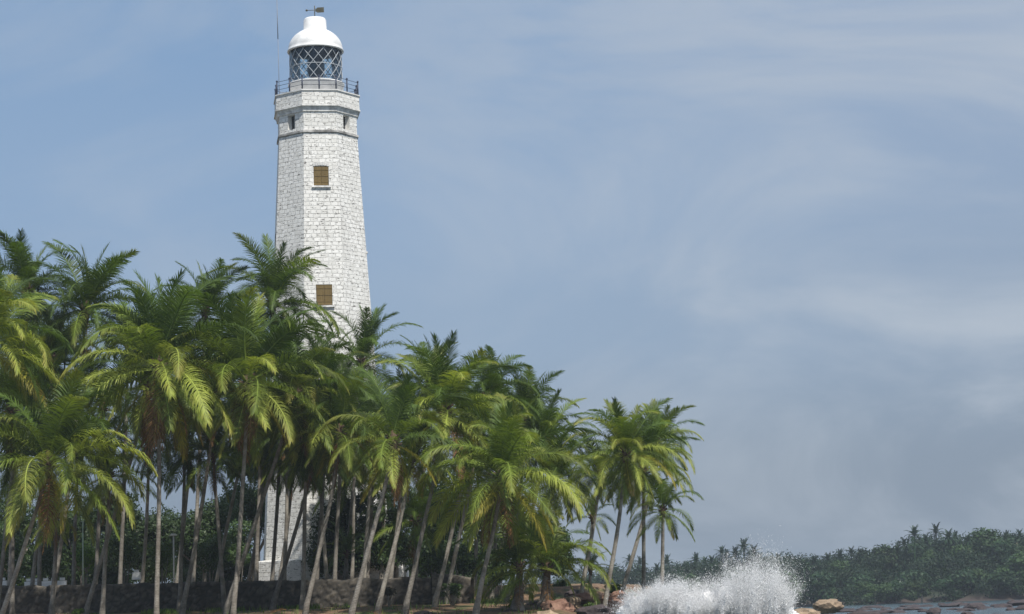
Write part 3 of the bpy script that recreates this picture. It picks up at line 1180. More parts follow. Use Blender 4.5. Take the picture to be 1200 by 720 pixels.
def palm(cx, cy, Rpx, D, bx, label, nf=42, yellow=0.15, dead=1, seed=None, wind=0.12, dD=0.0, thick=1.0, nuts=0, minfr=0, maxcls=None,
         bow=None, group='coconut palms in the grove', deep=False):
    r_ = random.Random(seed if seed is not None else int(cx * 7 + cy * 13))
    crown = P(cx, cy, D)
    # base: where the ground is, under photo column bx
    Db = D + dD
    bxw = P(bx, 712, Db).x
    bz = ground_z(bxw, Db)
    t = thing('coconut_palm', label, 'palm tree', (bxw, Db, bz), group)
    top = crown - Vector((bxw, Db, bz))
    # trunk curve
    H = top.length
    sway = bow if bow is not None else r_.uniform(-0.03, 0.10)
    c1 = Vector((top.x * (0.45 + sway * 1.2), top.y * 0.45 + r_.uniform(-.4, .4), top.z * 0.42))
    c2 = Vector((top.x * (0.86 + sway), top.y * 0.8, top.z * 0.78))
    pts, rad = [], []
    N = 22
    for i in range(N + 1):
        u = i / N
        p = 3 * u * (1 - u) ** 2 * c1 + 3 * u * u * (1 - u) * c2 + u ** 3 * top
        p += Vector((math.sin(u * 7 + cx) * 0.05, math.cos(u * 6 + cy) * 0.05, 0)) * min(1, u * 4) * (1 - u)
        if i == 0:
            p = p - Vector((0, 0, 0.5))
        pts.append(p)
        rad.append(thick * (0.105 + 0.055 * (1 - u) + 0.13 * math.exp(-u * H / 0.55)) * r_.uniform(0.95, 1.05))
    mb = MB()
    mb.tube(pts, rad, 9)
    mb.build('trunk', 'palm_bark', t)
    sc = Rpx * mpp(D) / R0
    k = link('crown', HEART, None, t, top + Vector((0, 0, 0.1)))
    ks = min(1.15, max(0.6, sc))
    k.scale = (ks, ks, ks)
    lean = (pts[-1] - pts[-3]).normalized()
    a0 = r_.uniform(0, 6.28)
    ncl = len(CLS) if maxcls is None else maxcls
    for i in range(nf):
        u = (i + 0.5) / nf
        ci = u ** 1.05 * (ncl - 0.4) + r_.uniform(-0.5, 0.5)
        ci = int(min(max(ci, 0), ncl - 1))
        me = FRONDS[ci][r_.randrange(3)]
        fr = link('frond', me, None, k)
        az = a0 + i * 2.39996 + r_.uniform(-0.4, 0.4)
        s_ = sc / ks * r_.uniform(0.78, 1.10) * (0.82 if ci == 0 else 1.0) * (0.72 if ci > 8 else 0.9 if ci == 8 else 1.0)
        fr.scale = (s_, s_, s_)
        fr.location = (0.10 * math.cos(az), 0.10 * math.sin(az), 0.25 - 0.55 * u)
        wx = wind * r_.uniform(0.3, 1.3) * (1.0 if ci < 6 else 0.4)
        q = Matrix.Rotation(wx, 3, 'Y') @ Matrix.Rotation(az, 3, 'Z') @ Matrix.Rotation(r_.uniform(-0.4, 0.4), 3, 'X')
        fr.rotation_euler = q.to_euler()
        x = r_.random()
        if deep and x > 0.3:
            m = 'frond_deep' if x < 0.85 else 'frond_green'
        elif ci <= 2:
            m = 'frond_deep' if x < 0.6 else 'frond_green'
        elif ci <= 5:
            m = 'frond_deep' if x < 0.2 else ('frond_green' if x < 0.8 else 'frond_lime')
        elif ci <= 7:
            m = 'frond_green' if x < 0.5 else ('frond_lime' if x < 1 - yellow * 0.2 else 'frond_yellow')
        else:
            m = 'frond_green' if x < 0.35 else ('frond_lime' if x < 0.97 - yellow * 0.6 else 'frond_yellow')
        set_mat(fr, m)
        if m == 'frond_yellow':
            fr['label'] = 'yellowing old frond hanging low'
    for i in range(dead):
        fr = link('dead_frond', DEADF[r_.randrange(3)], None, k)
        az = r_.uniform(0, 6.28) if i else -1.57 + r_.uniform(-0.9, 0.9)
        s_ = sc / ks * r_.uniform(0.55, 0.8)
        fr.scale = (s_, s_, s_)
        fr.location = (0, 0, -0.35)
        fr.rotation_euler = (0, 0, az)
        fr['label'] = 'dead brown frond hanging against the trunk'
    for i in range(nuts):
        a = r_.uniform(0, 6.28)
        n_ = link('coconut', NUT, None, k, (0.38 * math.cos(a), 0.38 * math.sin(a), -0.45 + r_.uniform(-0.2, 0.2)))
        n_.rotation_euler = (r_.uniform(-.5, .5), r_.uniform(-.5, .5), 0)
    return t


exec_palms = [
    # cx, cy, R, D, bx, label, options
    (33, 345, 70, 150, -5, 'palm with the highest crown on the skyline, in the grove corner farthest from the splash', dict(yellow=0.05)),
    (100, 366, 78, 148, 58, 'palm whose bent-tipped crown stands second along the skyline, next to the highest one', dict(yellow=0.05)),
    (-22, 408, 100, 137, -70, 'palm cut off by the edge of the photo, arching lit fronds and one yellow', dict(yellow=0.3)),
    (187, 432, 108, 134, 183, 'big palm with a wide star of fronds, thick brown skirt and nearly straight trunk', dict(dead=6, yellow=0.35, nuts=4, bow=0.0)),
    (57, 545, 106, 129, -6, 'low broad palm in front of the grove, drooping lime fronds over a strongly slanting trunk', dict(yellow=0.35, dead=2)),
    (14, 485, 82, 146, 14, 'palm partly hidden behind the low broad one at the edge of the photo', dict(yellow=0.1)),
    (240, 368, 60, 157, 225, 'small-looking distant palm on the skyline between the big star-shaped one and the lighthouse', dict(yellow=0.02, dead=0)),
    (319, 358, 72, 160, 296, 'distant dark palm whose crown overlaps the lighthouse below its lower window', dict(yellow=0.02, wind=0.22)),
    (290, 450, 96, 136, 272, 'palm with a red-brown dead frond hanging down its trunk, before the lighthouse', dict(dead=4, yellow=0.3, nuts=3)),
    (346, 462, 86, 141, 262, 'palm with yellow-tipped fronds on a trunk slanting to the foot of its red-brown neighbour', dict(yellow=0.55, dead=2)),
    (252, 462, 74, 146, 212, 'palm on a long slanting pale trunk between the star-shaped crown and the red-brown skirt', dict(yellow=0.25)),
    (172, 455, 84, 143, 97, 'palm behind the star-shaped crown, its trunk slanting far towards the edge of the photo', dict(yellow=0.3)),
    (424, 428, 64, 164, 402, 'distant thin-crowned palm silhouetted against the lower edge of the lighthouse shaft', dict(nf=34, yellow=0.5, dead=1, thick=0.8)),
    (398, 508, 68, 140, 356, 'palm whose trunk crosses the lighthouse plinth at a slant', dict(yellow=0.25)),
    (359, 520, 62, 146, 354, 'palm with an upright pale trunk standing before the lighthouse foot', dict(yellow=0.15, bow=0.0)),
    (370, 535, 56, 149, 318, 'palm with a dark trunk leaning across the base of the lighthouse', dict(yellow=0.1)),
    (461, 520, 78, 129, 409, 'bright yellow-green palm with pale yellow lower fronds, just past the lighthouse foot', dict(yellow=0.8, nf=24, dead=1, nuts=3)),
    (482, 540, 54, 139, 441, 'palm close behind the bright yellow-green one with a parallel trunk', dict(yellow=0.3, dead=0)),
    (523, 486, 84, 139, 473, 'tall palm on a long slanting trunk, between the yellow-green palm and the orange-skirted one', dict(yellow=0.15, dead=2)),
    (502, 454, 52, 158, 486, 'distant palm on the skyline just past the thin-crowned one beside the lighthouse', dict(yellow=0.05, dead=0)),
    (614, 491, 54, 154, 575, 'distant dark palm at the top of the grove where its skyline starts to fall', dict(yellow=0.05, dead=0, wind=0.2)),
    (570, 468, 56, 150, 522, 'distant palm on the skyline squeezed between two taller crowns', dict(yellow=0.05, dead=0)),
    (588, 562, 98, 131, 556, 'broad palm with an orange dead frond under its crown, trunk near the wall end', dict(yellow=0.3, dead=3, nuts=4)),
    (648, 566, 60, 145, 604, 'palm at the sloping edge of the grove beside the gap of sky', dict(yellow=0.15, bow=0.1)),
    (640, 520, 54, 151, 592, 'palm behind the broad orange-skirted one, near the falling edge of the skyline', dict(yellow=0.05, dead=0)),
    (733, 534, 66, 138, 704, 'tallest palm of the separate clump next to the splash', dict(yellow=0.15, nuts=4, dead=1, wind=0.16)),
    (769, 521, 47, 152, 722, 'dark windblown palm behind the tallest of the separate clump', dict(yellow=0.0, dead=0, wind=0.3)),
    (777, 600, 45, 141, 769, 'lowest palm of the separate clump, nearest to the splash', dict(yellow=0.35, dead=0, nf=20, bow=0.02)),
    (703, 558, 48, 150, 680, 'slim palm of the separate clump on the side facing the grove', dict(yellow=0.05, dead=0, thick=0.8)),
    (754, 554, 58, 145, 750, 'palm in the middle of the separate clump, tucked under the tallest', dict(yellow=0.1, dead=1)),
    (694, 608, 30, 158, 683, 'thin young palm standing in the gap of sky beside the separate clump', dict(nf=12, yellow=0.0, dead=0, thick=0.55)),
    (609, 668, 66, 137, 606, 'short stout bushy palm on the red rocks, nearer the wall', dict(nf=24, yellow=0.1, dead=1, thick=1.9, maxcls=9, dD=0.3)),
    (641, 668, 72, 138, 637, 'short stout dark palm with upright fronds on the red rocks, nearer the splash', dict(nf=24, yellow=0.1, dead=1, thick=1.9, maxcls=8)),
    (692, 668, 24, 152, 692, 'tiny stemless palm behind the red rocks', dict(nf=12, yellow=0.0, dead=0, thick=0.8, maxcls=7)),
    (487, 612, 56, 158, 487, 'stocky palm with pale spreading fronds behind the wall, past the cottage', dict(nf=34, yellow=0.2, dead=1, thick=1.2)),
    (406, 650, 34, 163, 406, 'short palm spreading over the wall in front of the white cottage', dict(nf=16, yellow=0.1, dead=0, maxcls=8)),
    (66, 606, 46, 142, 61, 'small yellow-fronded palm beneath the low broad one, trunk upright before the wall', dict(nf=18, yellow=0.9, dead=1, bow=0.0)),
    (128, 558, 58, 141, 119, 'palm with an upright trunk crossed by a slanting one, beside the low broad palm', dict(nf=34, yellow=0.4, dead=2)),
    (216, 530, 56, 150, 210, 'half-shaded palm under the brown skirt of the star-shaped crown', dict(nf=34, yellow=0.35, dead=1)),
    (250, 535, 54, 147, 264, 'shaded palm whose trunk leans against the direction of its neighbours', dict(nf=34, yellow=0.1, dead=1, bow=0.0)),
    (313, 528, 54, 160, 288, 'shaded palm rooted behind the wall beside the lighthouse foot', dict(nf=34, yellow=0.1, dead=1)),
    (344, 540, 52, 158, 326, 'shaded dark-stemmed palm rooted behind the wall before the lighthouse', dict(nf=34, yellow=0.05, dead=1)),
    (18, 545, 56, 168, 12, 'shaded palm rooted behind the wall at the edge of the photo', dict(nf=34, yellow=0.1, dead=1, bow=0.0)),
    (48, 470, 72, 160, 46, 'shaded palm rooted behind the wall beneath the highest crown', dict(nf=34, yellow=0.1, dead=1)),
]
for cx, cy, Rp, D, bx, lab, kw in exec_palms:
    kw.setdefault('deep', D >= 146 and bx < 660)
    if D < 146 and 0 < bx < 600:
        kw['dead'] = kw.get('dead', 1) + 1
        kw['yellow'] = min(0.9, kw.get('yellow', 0.15) + 0.12)
    palm(cx, cy, Rp, D, bx, lab, **kw)
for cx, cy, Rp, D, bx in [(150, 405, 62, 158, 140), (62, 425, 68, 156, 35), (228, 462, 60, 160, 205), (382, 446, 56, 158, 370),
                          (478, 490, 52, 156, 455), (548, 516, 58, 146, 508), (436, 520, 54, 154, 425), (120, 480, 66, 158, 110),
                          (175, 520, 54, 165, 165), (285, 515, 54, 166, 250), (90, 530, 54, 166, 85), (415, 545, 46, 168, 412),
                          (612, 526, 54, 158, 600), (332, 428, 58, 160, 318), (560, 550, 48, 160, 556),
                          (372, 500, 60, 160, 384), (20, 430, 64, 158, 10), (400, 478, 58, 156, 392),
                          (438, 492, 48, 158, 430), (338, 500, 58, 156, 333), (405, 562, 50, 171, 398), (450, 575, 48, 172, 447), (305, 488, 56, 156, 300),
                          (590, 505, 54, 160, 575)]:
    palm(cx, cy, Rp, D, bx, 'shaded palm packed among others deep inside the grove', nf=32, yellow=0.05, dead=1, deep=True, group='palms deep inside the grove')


# ------------------------------------------------------------------ leafy shrubs and the far wood
def leaf_cloud(r_, lobes, nleaf, size, squash=0.8, attrs=True):
    """leaf-sized faces spread through lobed crowns; lobes = [(x,y,z,r)]"""
    lob = np.array(lobes)
    wgt = lob[:, 3] ** 2
    idx = r_.choice(len(lob), nleaf, p=wgt / wgt.sum())
    d = r_.normal(size=(nleaf, 3))
    d /= np.linalg.norm(d, axis=1)[:, None]
    rad = np.clip(r_.normal(0.86, 0.20, nleaf), 0.15, 1.25)
    c = lob[idx, :3] + d * (lob[idx, 3] * rad)[:, None] * np.array([1, 1, squash])
    nrm = d + r_.normal(scale=0.65, size=(nleaf, 3)) + np.array([0, 0, 0.35])
    nrm /= np.linalg.norm(nrm, axis=1)[:, None]
    t = np.cross(nrm, r_.normal(size=(nleaf, 3)))
    t /= np.linalg.norm(t, axis=1)[:, None]
    b = np.cross(nrm, t)
    s = size * r_.uniform(0.6, 1.4, nleaf)[:, None]
    V = np.empty((nleaf, 4, 3))
    V[:, 0] = c - t * s
    V[:, 1] = c - b * s * 0.5
    V[:, 2] = c + t * s
    V[:, 3] = c + b * s * 0.5
    return V.reshape(-1, 3), np.arange(nleaf * 4).reshape(-1, 4)


def shrub(px, py, D, w_px, h_px, label, m='shrub_leaf', n=1500, seed=0, size=0.11, group='shrubs between the trunks'):
    r_ = np.random.default_rng(seed + 500)
    k = mpp(D)
    w, h = w_px * k, h_px * k
    X = P(px, py, D).x
    gz = min(ground_z(X, D), P(px, py + h_px, D).z)
    zc = P(px, py, D).z - gz
    t = thing('leafy_shrub', label, 'shrub', (X, D, gz), group)
    lobes = []
    for i in range(9):
        a = r_.uniform(0, 6.28)
        q = r_.uniform(0, 0.55)
        lobes.append((w / 2 * q * math.cos(a), w / 2 * q * math.sin(a), zc + r_.uniform(-0.3, 0.35) * h, min(w, h) * r_.uniform(0.20, 0.36)))
    v, f = leaf_cloud(r_, lobes, n, size)
    link('foliage', np_mesh('foliage', v, f, {'along': np.zeros(len(v))}), m, t)
    mb = MB()
    for i in range(4):
        x, y, z, _ = lobes[i]
        mb.tube([(0, 0, -0.2), (x * 0.5, y * 0.5, z * 0.5), (x, y, z)], [0.07, 0.05, 0.02], 6)
    mb.build('stem', 'palm_bark', t)
    return t


shrub(690, 712, 139, 30, 15, 'bright green low bush on the red rocks beside the leaning trunk', 'bright_shrub_leaf', 1400, 1, 0.07)
shrub(90, 718, 141, 40, 9, 'bright green tuft at the foot of the wall under the crossed trunks', 'bright_shrub_leaf', 1200, 2, 0.06)
shrub(145, 640, 172, 60, 60, 'dark rounded bush behind the wall under the shaded palms', n=2600, seed=3)
shrub(190, 655, 170, 44, 40, 'pale green bush behind the wall beside the little lamp', 'bright_shrub_leaf', 1800, 4)
shrub(60, 655, 172, 56, 44, 'dull green bush behind the wall beneath the small yellow palm', n=2400, seed=5)
shrub(100, 655, 170, 34, 40, 'light green bush behind the wall next to the pale pole', 'bright_shrub_leaf', 1500, 6)
shrub(245, 650, 174, 56, 44, 'dark bush behind the wall between lamp and lighthouse', n=2200, seed=7)
shrub(10, 650, 172, 50, 54, 'dark bush behind the wall at the very edge of the photo', n=2200, seed=8)
shrub(540, 655, 160, 60, 36, 'spiky grey-green bush above the pale wall end', n=2000, seed=9)
shrub(585, 660, 154, 44, 44, 'dark bush tucked behind the nearer stout palm', n=2000, seed=10)
shrub(505, 655, 165, 50, 40, 'dark bush behind the wall past the cottage', n=2000, seed=11)
shrub(530, 692, 147, 46, 18, 'straggly brown-green scrub at the foot of the pale wall end', n=1200, seed=12, size=0.08)
shrub(665, 688, 158, 56, 18, 'grey-green scrub behind the red rocks under the gap of sky', n=1600, seed=13)
shrub(720, 690, 160, 40, 14, 'low scrub behind the rocks beneath the separate clump', n=1200, seed=14)
shrub(280, 640, 178, 40, 60, 'tall dark bush behind the wall beside the lighthouse plinth', n=2200, seed=15)
shrub(430, 645, 178, 40, 36, 'dark bush in front of the cottage wall', n=1600, seed=16)
shrub(455, 693, 149, 36, 16, 'brown dry scrub at the foot of the wall below the cottage', 'wood_leaf_dry', 1200, 17, 0.07)

def shade_tree(px, py, D, w_px, h_px, label, seed, m='shrub_leaf', n=20000):
    r_ = np.random.default_rng(seed + 900)
    k = mpp(D)
    w, h = w_px * k, h_px * k
    c = P(px, py, D)
    gz = ground_z(c.x, D)
    t = thing('broadleaf_tree', label, 'tree', (c.x, D, gz), 'broad-leaved trees behind the wall')
    zc = c.z - gz
    lobes = []
    for i in range(16):
        a, q = r_.uniform(0, 6.28), r_.uniform(0, 0.42) ** 0.8
        lobes.append((w * q * math.cos(a), w * q * math.sin(a), zc + r_.uniform(-0.42, 0.4) * h, min(w, h) * r_.uniform(0.17, 0.30)))
    v, f = leaf_cloud(r_, lobes, n, 0.15)
    link('crown', np_mesh('crown', v, f, {'along': np.zeros(len(v))}), m, t)
    mb = MB()
    mb.tube([(0, 0, -0.3), (0.1, 0, zc * 0.35), (0.2, 0.1, zc * 0.8)], [0.24, 0.2, 0.1], 8)
    for i in range(6):
        x, y, z, _ = lobes[i]
        mb.tube([(0.1, 0, zc * 0.4), (x * 0.5, y * 0.5, zc * 0.5 + z * 0.15), (x, y, z)], [0.13, 0.09, 0.03], 6)
    mb.build('trunk', 'palm_bark', t)


shade_tree(10, 622, 192, 120, 100, 'dark spreading tree behind the wall, at the edge of the photo', 1)
shade_tree(95, 630, 196, 100, 84, 'dark spreading tree behind the wall, behind the pale green pole', 2)
shade_tree(165, 622, 190, 90, 96, 'dark spreading tree behind the wall, behind the pale stone block', 3)
shade_tree(238, 625, 194, 84, 90, 'dark spreading tree behind the wall, between lamp post and lighthouse', 4)
shade_tree(300, 575, 205, 90, 90, 'dark tree crown close behind the flank of the lighthouse foot', 5)
shade_tree(425, 590, 198, 90, 90, 'dark tree crown rising behind the white cottage', 6)
shade_tree(412, 622, 171.5, 84, 84, 'dark bushy tree hiding the flank of the lighthouse foot, over the short palm', 10, n=14000)
shade_tree(462, 630, 174, 60, 70, 'dark bushy tree over the far end of the white cottage', 11, n=10000)
shade_tree(510, 610, 185, 100, 110, 'dark spreading tree behind the wall, behind the stocky palm', 7)
shade_tree(575, 620, 176, 90, 90, 'dark spreading tree behind the pale wall end', 8)
shade_tree(640, 640, 172, 60, 60, 'dark round tree behind the two stout palms', 9, n=9000)

for i, (px, lab) in enumerate(((-10, 'dense low bush far behind the wall at the edge of the photo'), (40, 'dense low bush far behind the short white garden wall'),
                            (85, 'dense low bush far behind the pale green pole'), (132, 'dense low bush far behind the stone block, nearer the pole'),
                            (180, 'dense low bush far behind the stone block, nearer the lamp'), (228, 'dense low bush just past the lamp post'),
                            (272, 'dense low bush against the flank of the lighthouse plinth'), (500, 'dense low bush far behind the stocky palm'),
                            (550, 'dense low bush far behind the pale wall end'))):
    shrub(px, 671, 200 + (i % 3) * 3, 84, 50, lab, n=5200, seed=60 + i, size=0.16)

ug = np.random.default_rng(77)
bl_v = []
for i in range(9000):
    if i % 3:
        px_, y_ = ug.uniform(-40, 600), 149.0 + 2.4 * ug.random()
    else:
        px_, y_ = ug.uniform(-40, 640), ug.uniform(126, 150)
    x_ = P(px_, 700, y_).x
    if noise.fractal(Vector((x_ * 0.35, y_ * 0.35, 9)), 1, 2, 3) < 0.02:
        continue
    z_ = ground_z(x_, y_)
    h_ = ug.uniform(0.10, 0.42)
    a_ = ug.uniform(0, 6.28)
    d_ = np.array([math.cos(a_), math.sin(a_), 0])
    b_ = np.array([x_, y_, z_ - 0.03])
    w_ = np.array([-d_[1], d_[0], 0]) * 0.03
    bl_v += [b_ - w_, b_ + w_, b_ + d_ * h_ * 0.3 + np.array([0, 0, h_]) + w_ * 0.3, b_ + d_ * h_ * 0.35 + np.array([0, 0, h_]) - w_ * 0.3]
bl_v = np.array(bl_v)
gro = link('grass', np_mesh('grass', bl_v, np.arange(len(bl_v)).reshape(-1, 4), {'along': np.zeros(len(bl_v))}), 'bright_shrub_leaf')
tag(gro, 'patchy grass and weeds along the foot of the dark wall', None, kind='stuff')
for i, (px, D, lab) in enumerate(((30, 139, 'dry fallen frond lying under the low broad palm'), (150, 141, 'dry fallen frond on the ground near the straight trunk'),
                                  (240, 138, 'dry fallen frond between the slanting pale trunks'), (335, 140, 'dry fallen frond in front of the wall by the lighthouse'),
                                  (430, 137, 'dry fallen frond beneath the bright yellow-green palm'), (530, 139, 'dry fallen frond before the pale wall end'))):
    X = P(px, 710, D).x
    o = link('fallen_frond', DEADF[i % 3], None, None, (X, D, ground_z(X, D) + 0.35))
    o.rotation_euler = (0.4, R(-50), i * 1.3)
    o.scale = (0.6, 0.6, 0.6)
    tag(o, lab, 'palm frond', 'fallen fronds under the palms')

# far headland
wr = np.random.default_rng(21)
for nm, mt, cnt, szr in (('far_wood', 'wood_leaf', 330, (2.2, 6.4)),):
    LOB = []
    for i in range(cnt):
        X = wr.uniform(14, 185)
        Y = wr.uniform(545, 700)
        gz = ground_z(X, Y)
        if gz < 0.25:
            continue
        s = wr.uniform(*szr)
        th = wr.uniform(5.0, 9.0) if Y > 575 else wr.uniform(2.5, 4.5)
        for q in range(5):
            LOB.append((X + wr.normal() * s * 0.55, Y + wr.normal() * s * 0.55, gz + th - s * 0.6 + wr.uniform(-2.6, 0.8), s * wr.uniform(0.42, 0.72)))
        LOB.append((X, Y, gz + 1.6, s * 0.7))
    v, f = leaf_cloud(wr, LOB, 260000, 0.36, 0.85)
    wd = link(nm, np_mesh(nm, v, f, {'along': np.zeros(len(v))}), mt)
    tag(wd, 'dark hazy wood covering the far headland', None, kind='stuff')


def far_bush_mesh(seed, n=2600):
    r_ = np.random.default_rng(seed)
    lob = []
    for i in range(8):
        a = r_.uniform(0, 6.28)
        q = r_.uniform(0, 2.6)
        lob.append((q * math.cos(a), q * math.sin(a), r_.uniform(1.4, 4.6), r_.uniform(1.0, 2.0)))
    v, f = leaf_cloud(r_, lob, n, 0.30)
    return np_mesh('foliage', v, f, {'along': np.zeros(len(v))})


def far_tree(px, D, scale, m, label, seed):
    X = P(px, 700, D).x
    t = thing('shore_tree', label, 'tree', (X, D, max(0.2, ground_z(X, D)) - 0.2), 'rounded trees along the far shore')
    me = far_bush_mesh(seed)
    o = link('crown', me, m, t)
    o.scale = (scale, scale, scale * 0.85)
    mb = MB()
    mb.tube([(0, 0, 0), (0.1, 0, 1.5 * scale), (0.3, 0.1, 3.6 * scale)], [0.25, 0.18, 0.08], 7)
    mb.build('trunk', 'palm_bark', t)


far_tree(1025, 560, 1.15, 'wood_leaf_light', 'rounded paler green tree at the water edge, first past the tan boulder', 61)
far_tree(1050, 566, 1.3, 'wood_leaf', 'rounded tree at the water edge directly beneath the white specks of a house', 62)
far_tree(1080, 560, 1.3, 'wood_leaf_light', 'widest pale green shore tree just beyond the house', 63)
far_tree(1115, 566, 1.35, 'wood_leaf', 'dark shore tree under the highest palms of the headland', 64)
far_tree(1150, 570, 1.25, 'wood_leaf_light', 'pale shore tree beside a dark gap in the far wood', 65)
far_tree(1185, 560, 1.45, 'wood_leaf', 'last big shore tree at the edge of the photo', 66)
far_tree(1140, 600, 1.5, 'wood_leaf_light', 'pale green tree high on the slope of the headland under the lone skyline palm', 68)
far_tree(1090, 596, 1.4, 'wood_leaf_light', 'pale green tree on the middle slope under the highest palms', 69)
far_tree(1195, 598, 1.6, 'wood_leaf_light', 'yellowish green tree high on the slope at the edge of the photo', 70)
far_tree(1010, 588, 1.2, 'wood_leaf_dry', 'dry brownish tree on the slope above the rounded tan boulder', 71)
far_tree(965, 585, 1.1, 'wood_leaf_light', 'pale tree on the slope just past the spray', 72)
tr_ = random.Random(31)
for i in range(26):
    far_tree(735 + 19 * i + tr_.uniform(-8, 8), tr_.uniform(562, 625), tr_.uniform(1.3, 2.0), ('wood_leaf', 'wood_leaf_light', 'wood_leaf')[i % 3],
             'rounded tree crowding the slope of the far headland among many alike', 80 + i % 6)
far_tree(992, 572, 1.0, 'wood_leaf', 'small dark shore tree behind the rounded tan boulder', 67)

# skyline palms of the headland: each one mesh, too small to show parts
LOWF = [frond_mesh('low', e, b, 1.3, 900 + i, n=20, hang=0.5, low=True) for i, (e, b) in enumerate(((84, 34), (62, 70), (36, 86), (6, 76)))]


def low_palm_mesh(seed):
    r_ = random.Random(seed)
    V, Fc, off = [], [], 0
    for i in range(34):
        me = LOWF[min(3, i // 9)]
        n_ = len(me.vertices)
        a = np.empty(n_ * 3, np.float32)
        me.vertices.foreach_get('co', a)
        a = a.reshape(-1, 3)
        az = i * 2.4 + r_.uniform(-.3, .3)
        s_ = r_.uniform(0.7, 1.05) * 0.70
        rot = np.array([[math.cos(az), -math.sin(az), 0], [math.sin(az), math.cos(az), 0], [0, 0, 1]])
        V.append(a @ rot.T * s_ + np.array([0.6, 0, 11.0]))
        q = np.array([p.vertices[:] for p in me.polygons])
        Fc.append(q + off)
        off += n_
    mb = MB()
    mb.tube([(0, 0, 0), (0.2, 0, 5), (0.6, 0, 11.2)], [0.3, 0.24, 0.2], 4, caps=False)
    V.append(np.array(mb.v))
    Fc.append(np.array(mb.f) + off)
    me = np_mesh('far_palm', np.concatenate(V), np.concatenate(Fc), {'along': np.zeros(off + len(mb.v))})
    me.materials.append(MATS['wood_leaf'])
    return me


LP = [low_palm_mesh(i) for i in range(4)]
for i, (px, py, sc, lab) in enumerate([
        (1072, 624, 1.0, 'tall palm on the headland, first of the pair breaking the skyline highest'),
        (1097, 621, 1.05, 'tall palm on the headland, second of the pair breaking the skyline highest'),
        (1180, 628, 0.85, 'lone palm poking above the flat stretch of the headland skyline'),
        (1052, 643, 0.8, 'palm on the headland just below the highest pair'),
        (1024, 647, 0.8, 'palm on the headland skyline above the rounded tan boulder'),
        (985, 650, 0.95, 'palm on the headland skyline halfway between splash and highest pair'),
        (955, 657, 0.8, 'small palm on the headland skyline just past the spray, nearer the highest pair'),
        (943, 660, 0.8, 'small palm on the headland skyline just past the spray, middle of three'),
        (931, 659, 0.8, 'small palm on the headland skyline touching the spray'),
        (872, 640, 1.15, 'tall palm standing out of the far trees behind the splash'),
        (852, 650, 0.85, 'shorter palm beside the tall one behind the splash'),
        (834, 655, 0.75, 'small palm behind the splash, on the side of the grove'),
        (806, 661, 0.7, 'small far palm just past the separate clump'),
        (890, 653, 0.8, 'far palm seen through the top of the spray')]
        + [(x_, y_, 0.75 + 0.2 * ((x_ * 7) % 5) / 4, 'half-buried palm top in the far wood') for x_, y_ in
           ((1008, 646), (970, 650), (1038, 643), (1085, 630), (1120, 628), (1135, 626), (1150, 630), (1165, 626), (1195, 624), (1112, 627),
            (738, 655), (782, 653), (816, 651), (826, 655), (846, 644), (862, 647), (884, 646), (912, 650), (924, 653), (718, 660), (1060, 634), (998, 645),
            (1062, 655), (1000, 668), (860, 662), (820, 664), (905, 662), (770, 664), (750, 658), (1145, 648), (1090, 660), (1030, 668))]):
    D = 600 + (i * 37) % 50
    top = P(px, py + (4 + (i * 5) % 6 if i >= 14 else 5), D)
    gz = ground_z(top.x, D)
    o = link('coconut_palm', LP[i % 4], None, None, (top.x - 0.6 * sc, D, top.z - 11.0 * sc))
    o.scale = (sc, sc, sc)
    o.rotation_euler = (0, 0, random.uniform(-0.6, 0.6))
    tag(o, lab, 'palm tree', 'palms on the far headland skyline')

# white house specks among the far trees
ph = P(1060, 680, 572)
hs = thing('far_house', 'tiny white house among the trees of the far headland', 'house', (ph.x, 572, ph.z - 1.4))
b = MB()
b.box((-1.1, 0, 0.7), (1.0, 2, 1.4))
b.box((1.0, 0, 0.8), (1.2, 2, 1.6))
b.build('wall', 'weathered_white', hs)
b = MB()
b.box((0, 0.6, 1.7), (3.6, 2.4, 0.15))
b.build('roof', 'grey_moulding', hs)

# ------------------------------------------------------------------ small things behind the wall
def ground_at(px, D):
    X = P(px, 690, D).x
    return X, ground_z(X, D)


X, gz = ground_at(204, 166)
lt = thing('lamp_post', 'thin post with a flat pale lamp head between the shaded trunks', 'lamp post', (X, 166, gz))
hz_ = P(204, 628, 166).z - gz
b = MB()
b.tube([(0, 0, -0.1), (0, 0, hz_)], 0.06, 8)
b.build('post', 'weathered_white', lt)
b = MB()
b.box((0, 0, hz_ + 0.05), (0.55, 0.3, 0.10))
b.box((0, 0, hz_ + 0.13), (0.35, 0.2, 0.07))
b.build('lamp_head', 'white_paint', lt)
simple('pale_green_paint', rgb(0.42, 0.50, 0.38), 0.6, 0.15)
X, gz = ground_at(97.5, 165)
pz = P(97.5, 612, 165).z - gz
b = MB()
b.tube([(0, 0, -0.1), (0, 0, pz)], 0.055, 8)
b.lathe([(0.055, pz), (0.09, pz + 0.02), (0.09, pz + 0.08), (0.0, pz + 0.12)], 8, 0, True)
tag(b.build('pole', 'pale_green_paint', None, (X, 165, gz)), 'thin pale green pole behind the wall beside the crossed trunks', 'pole')
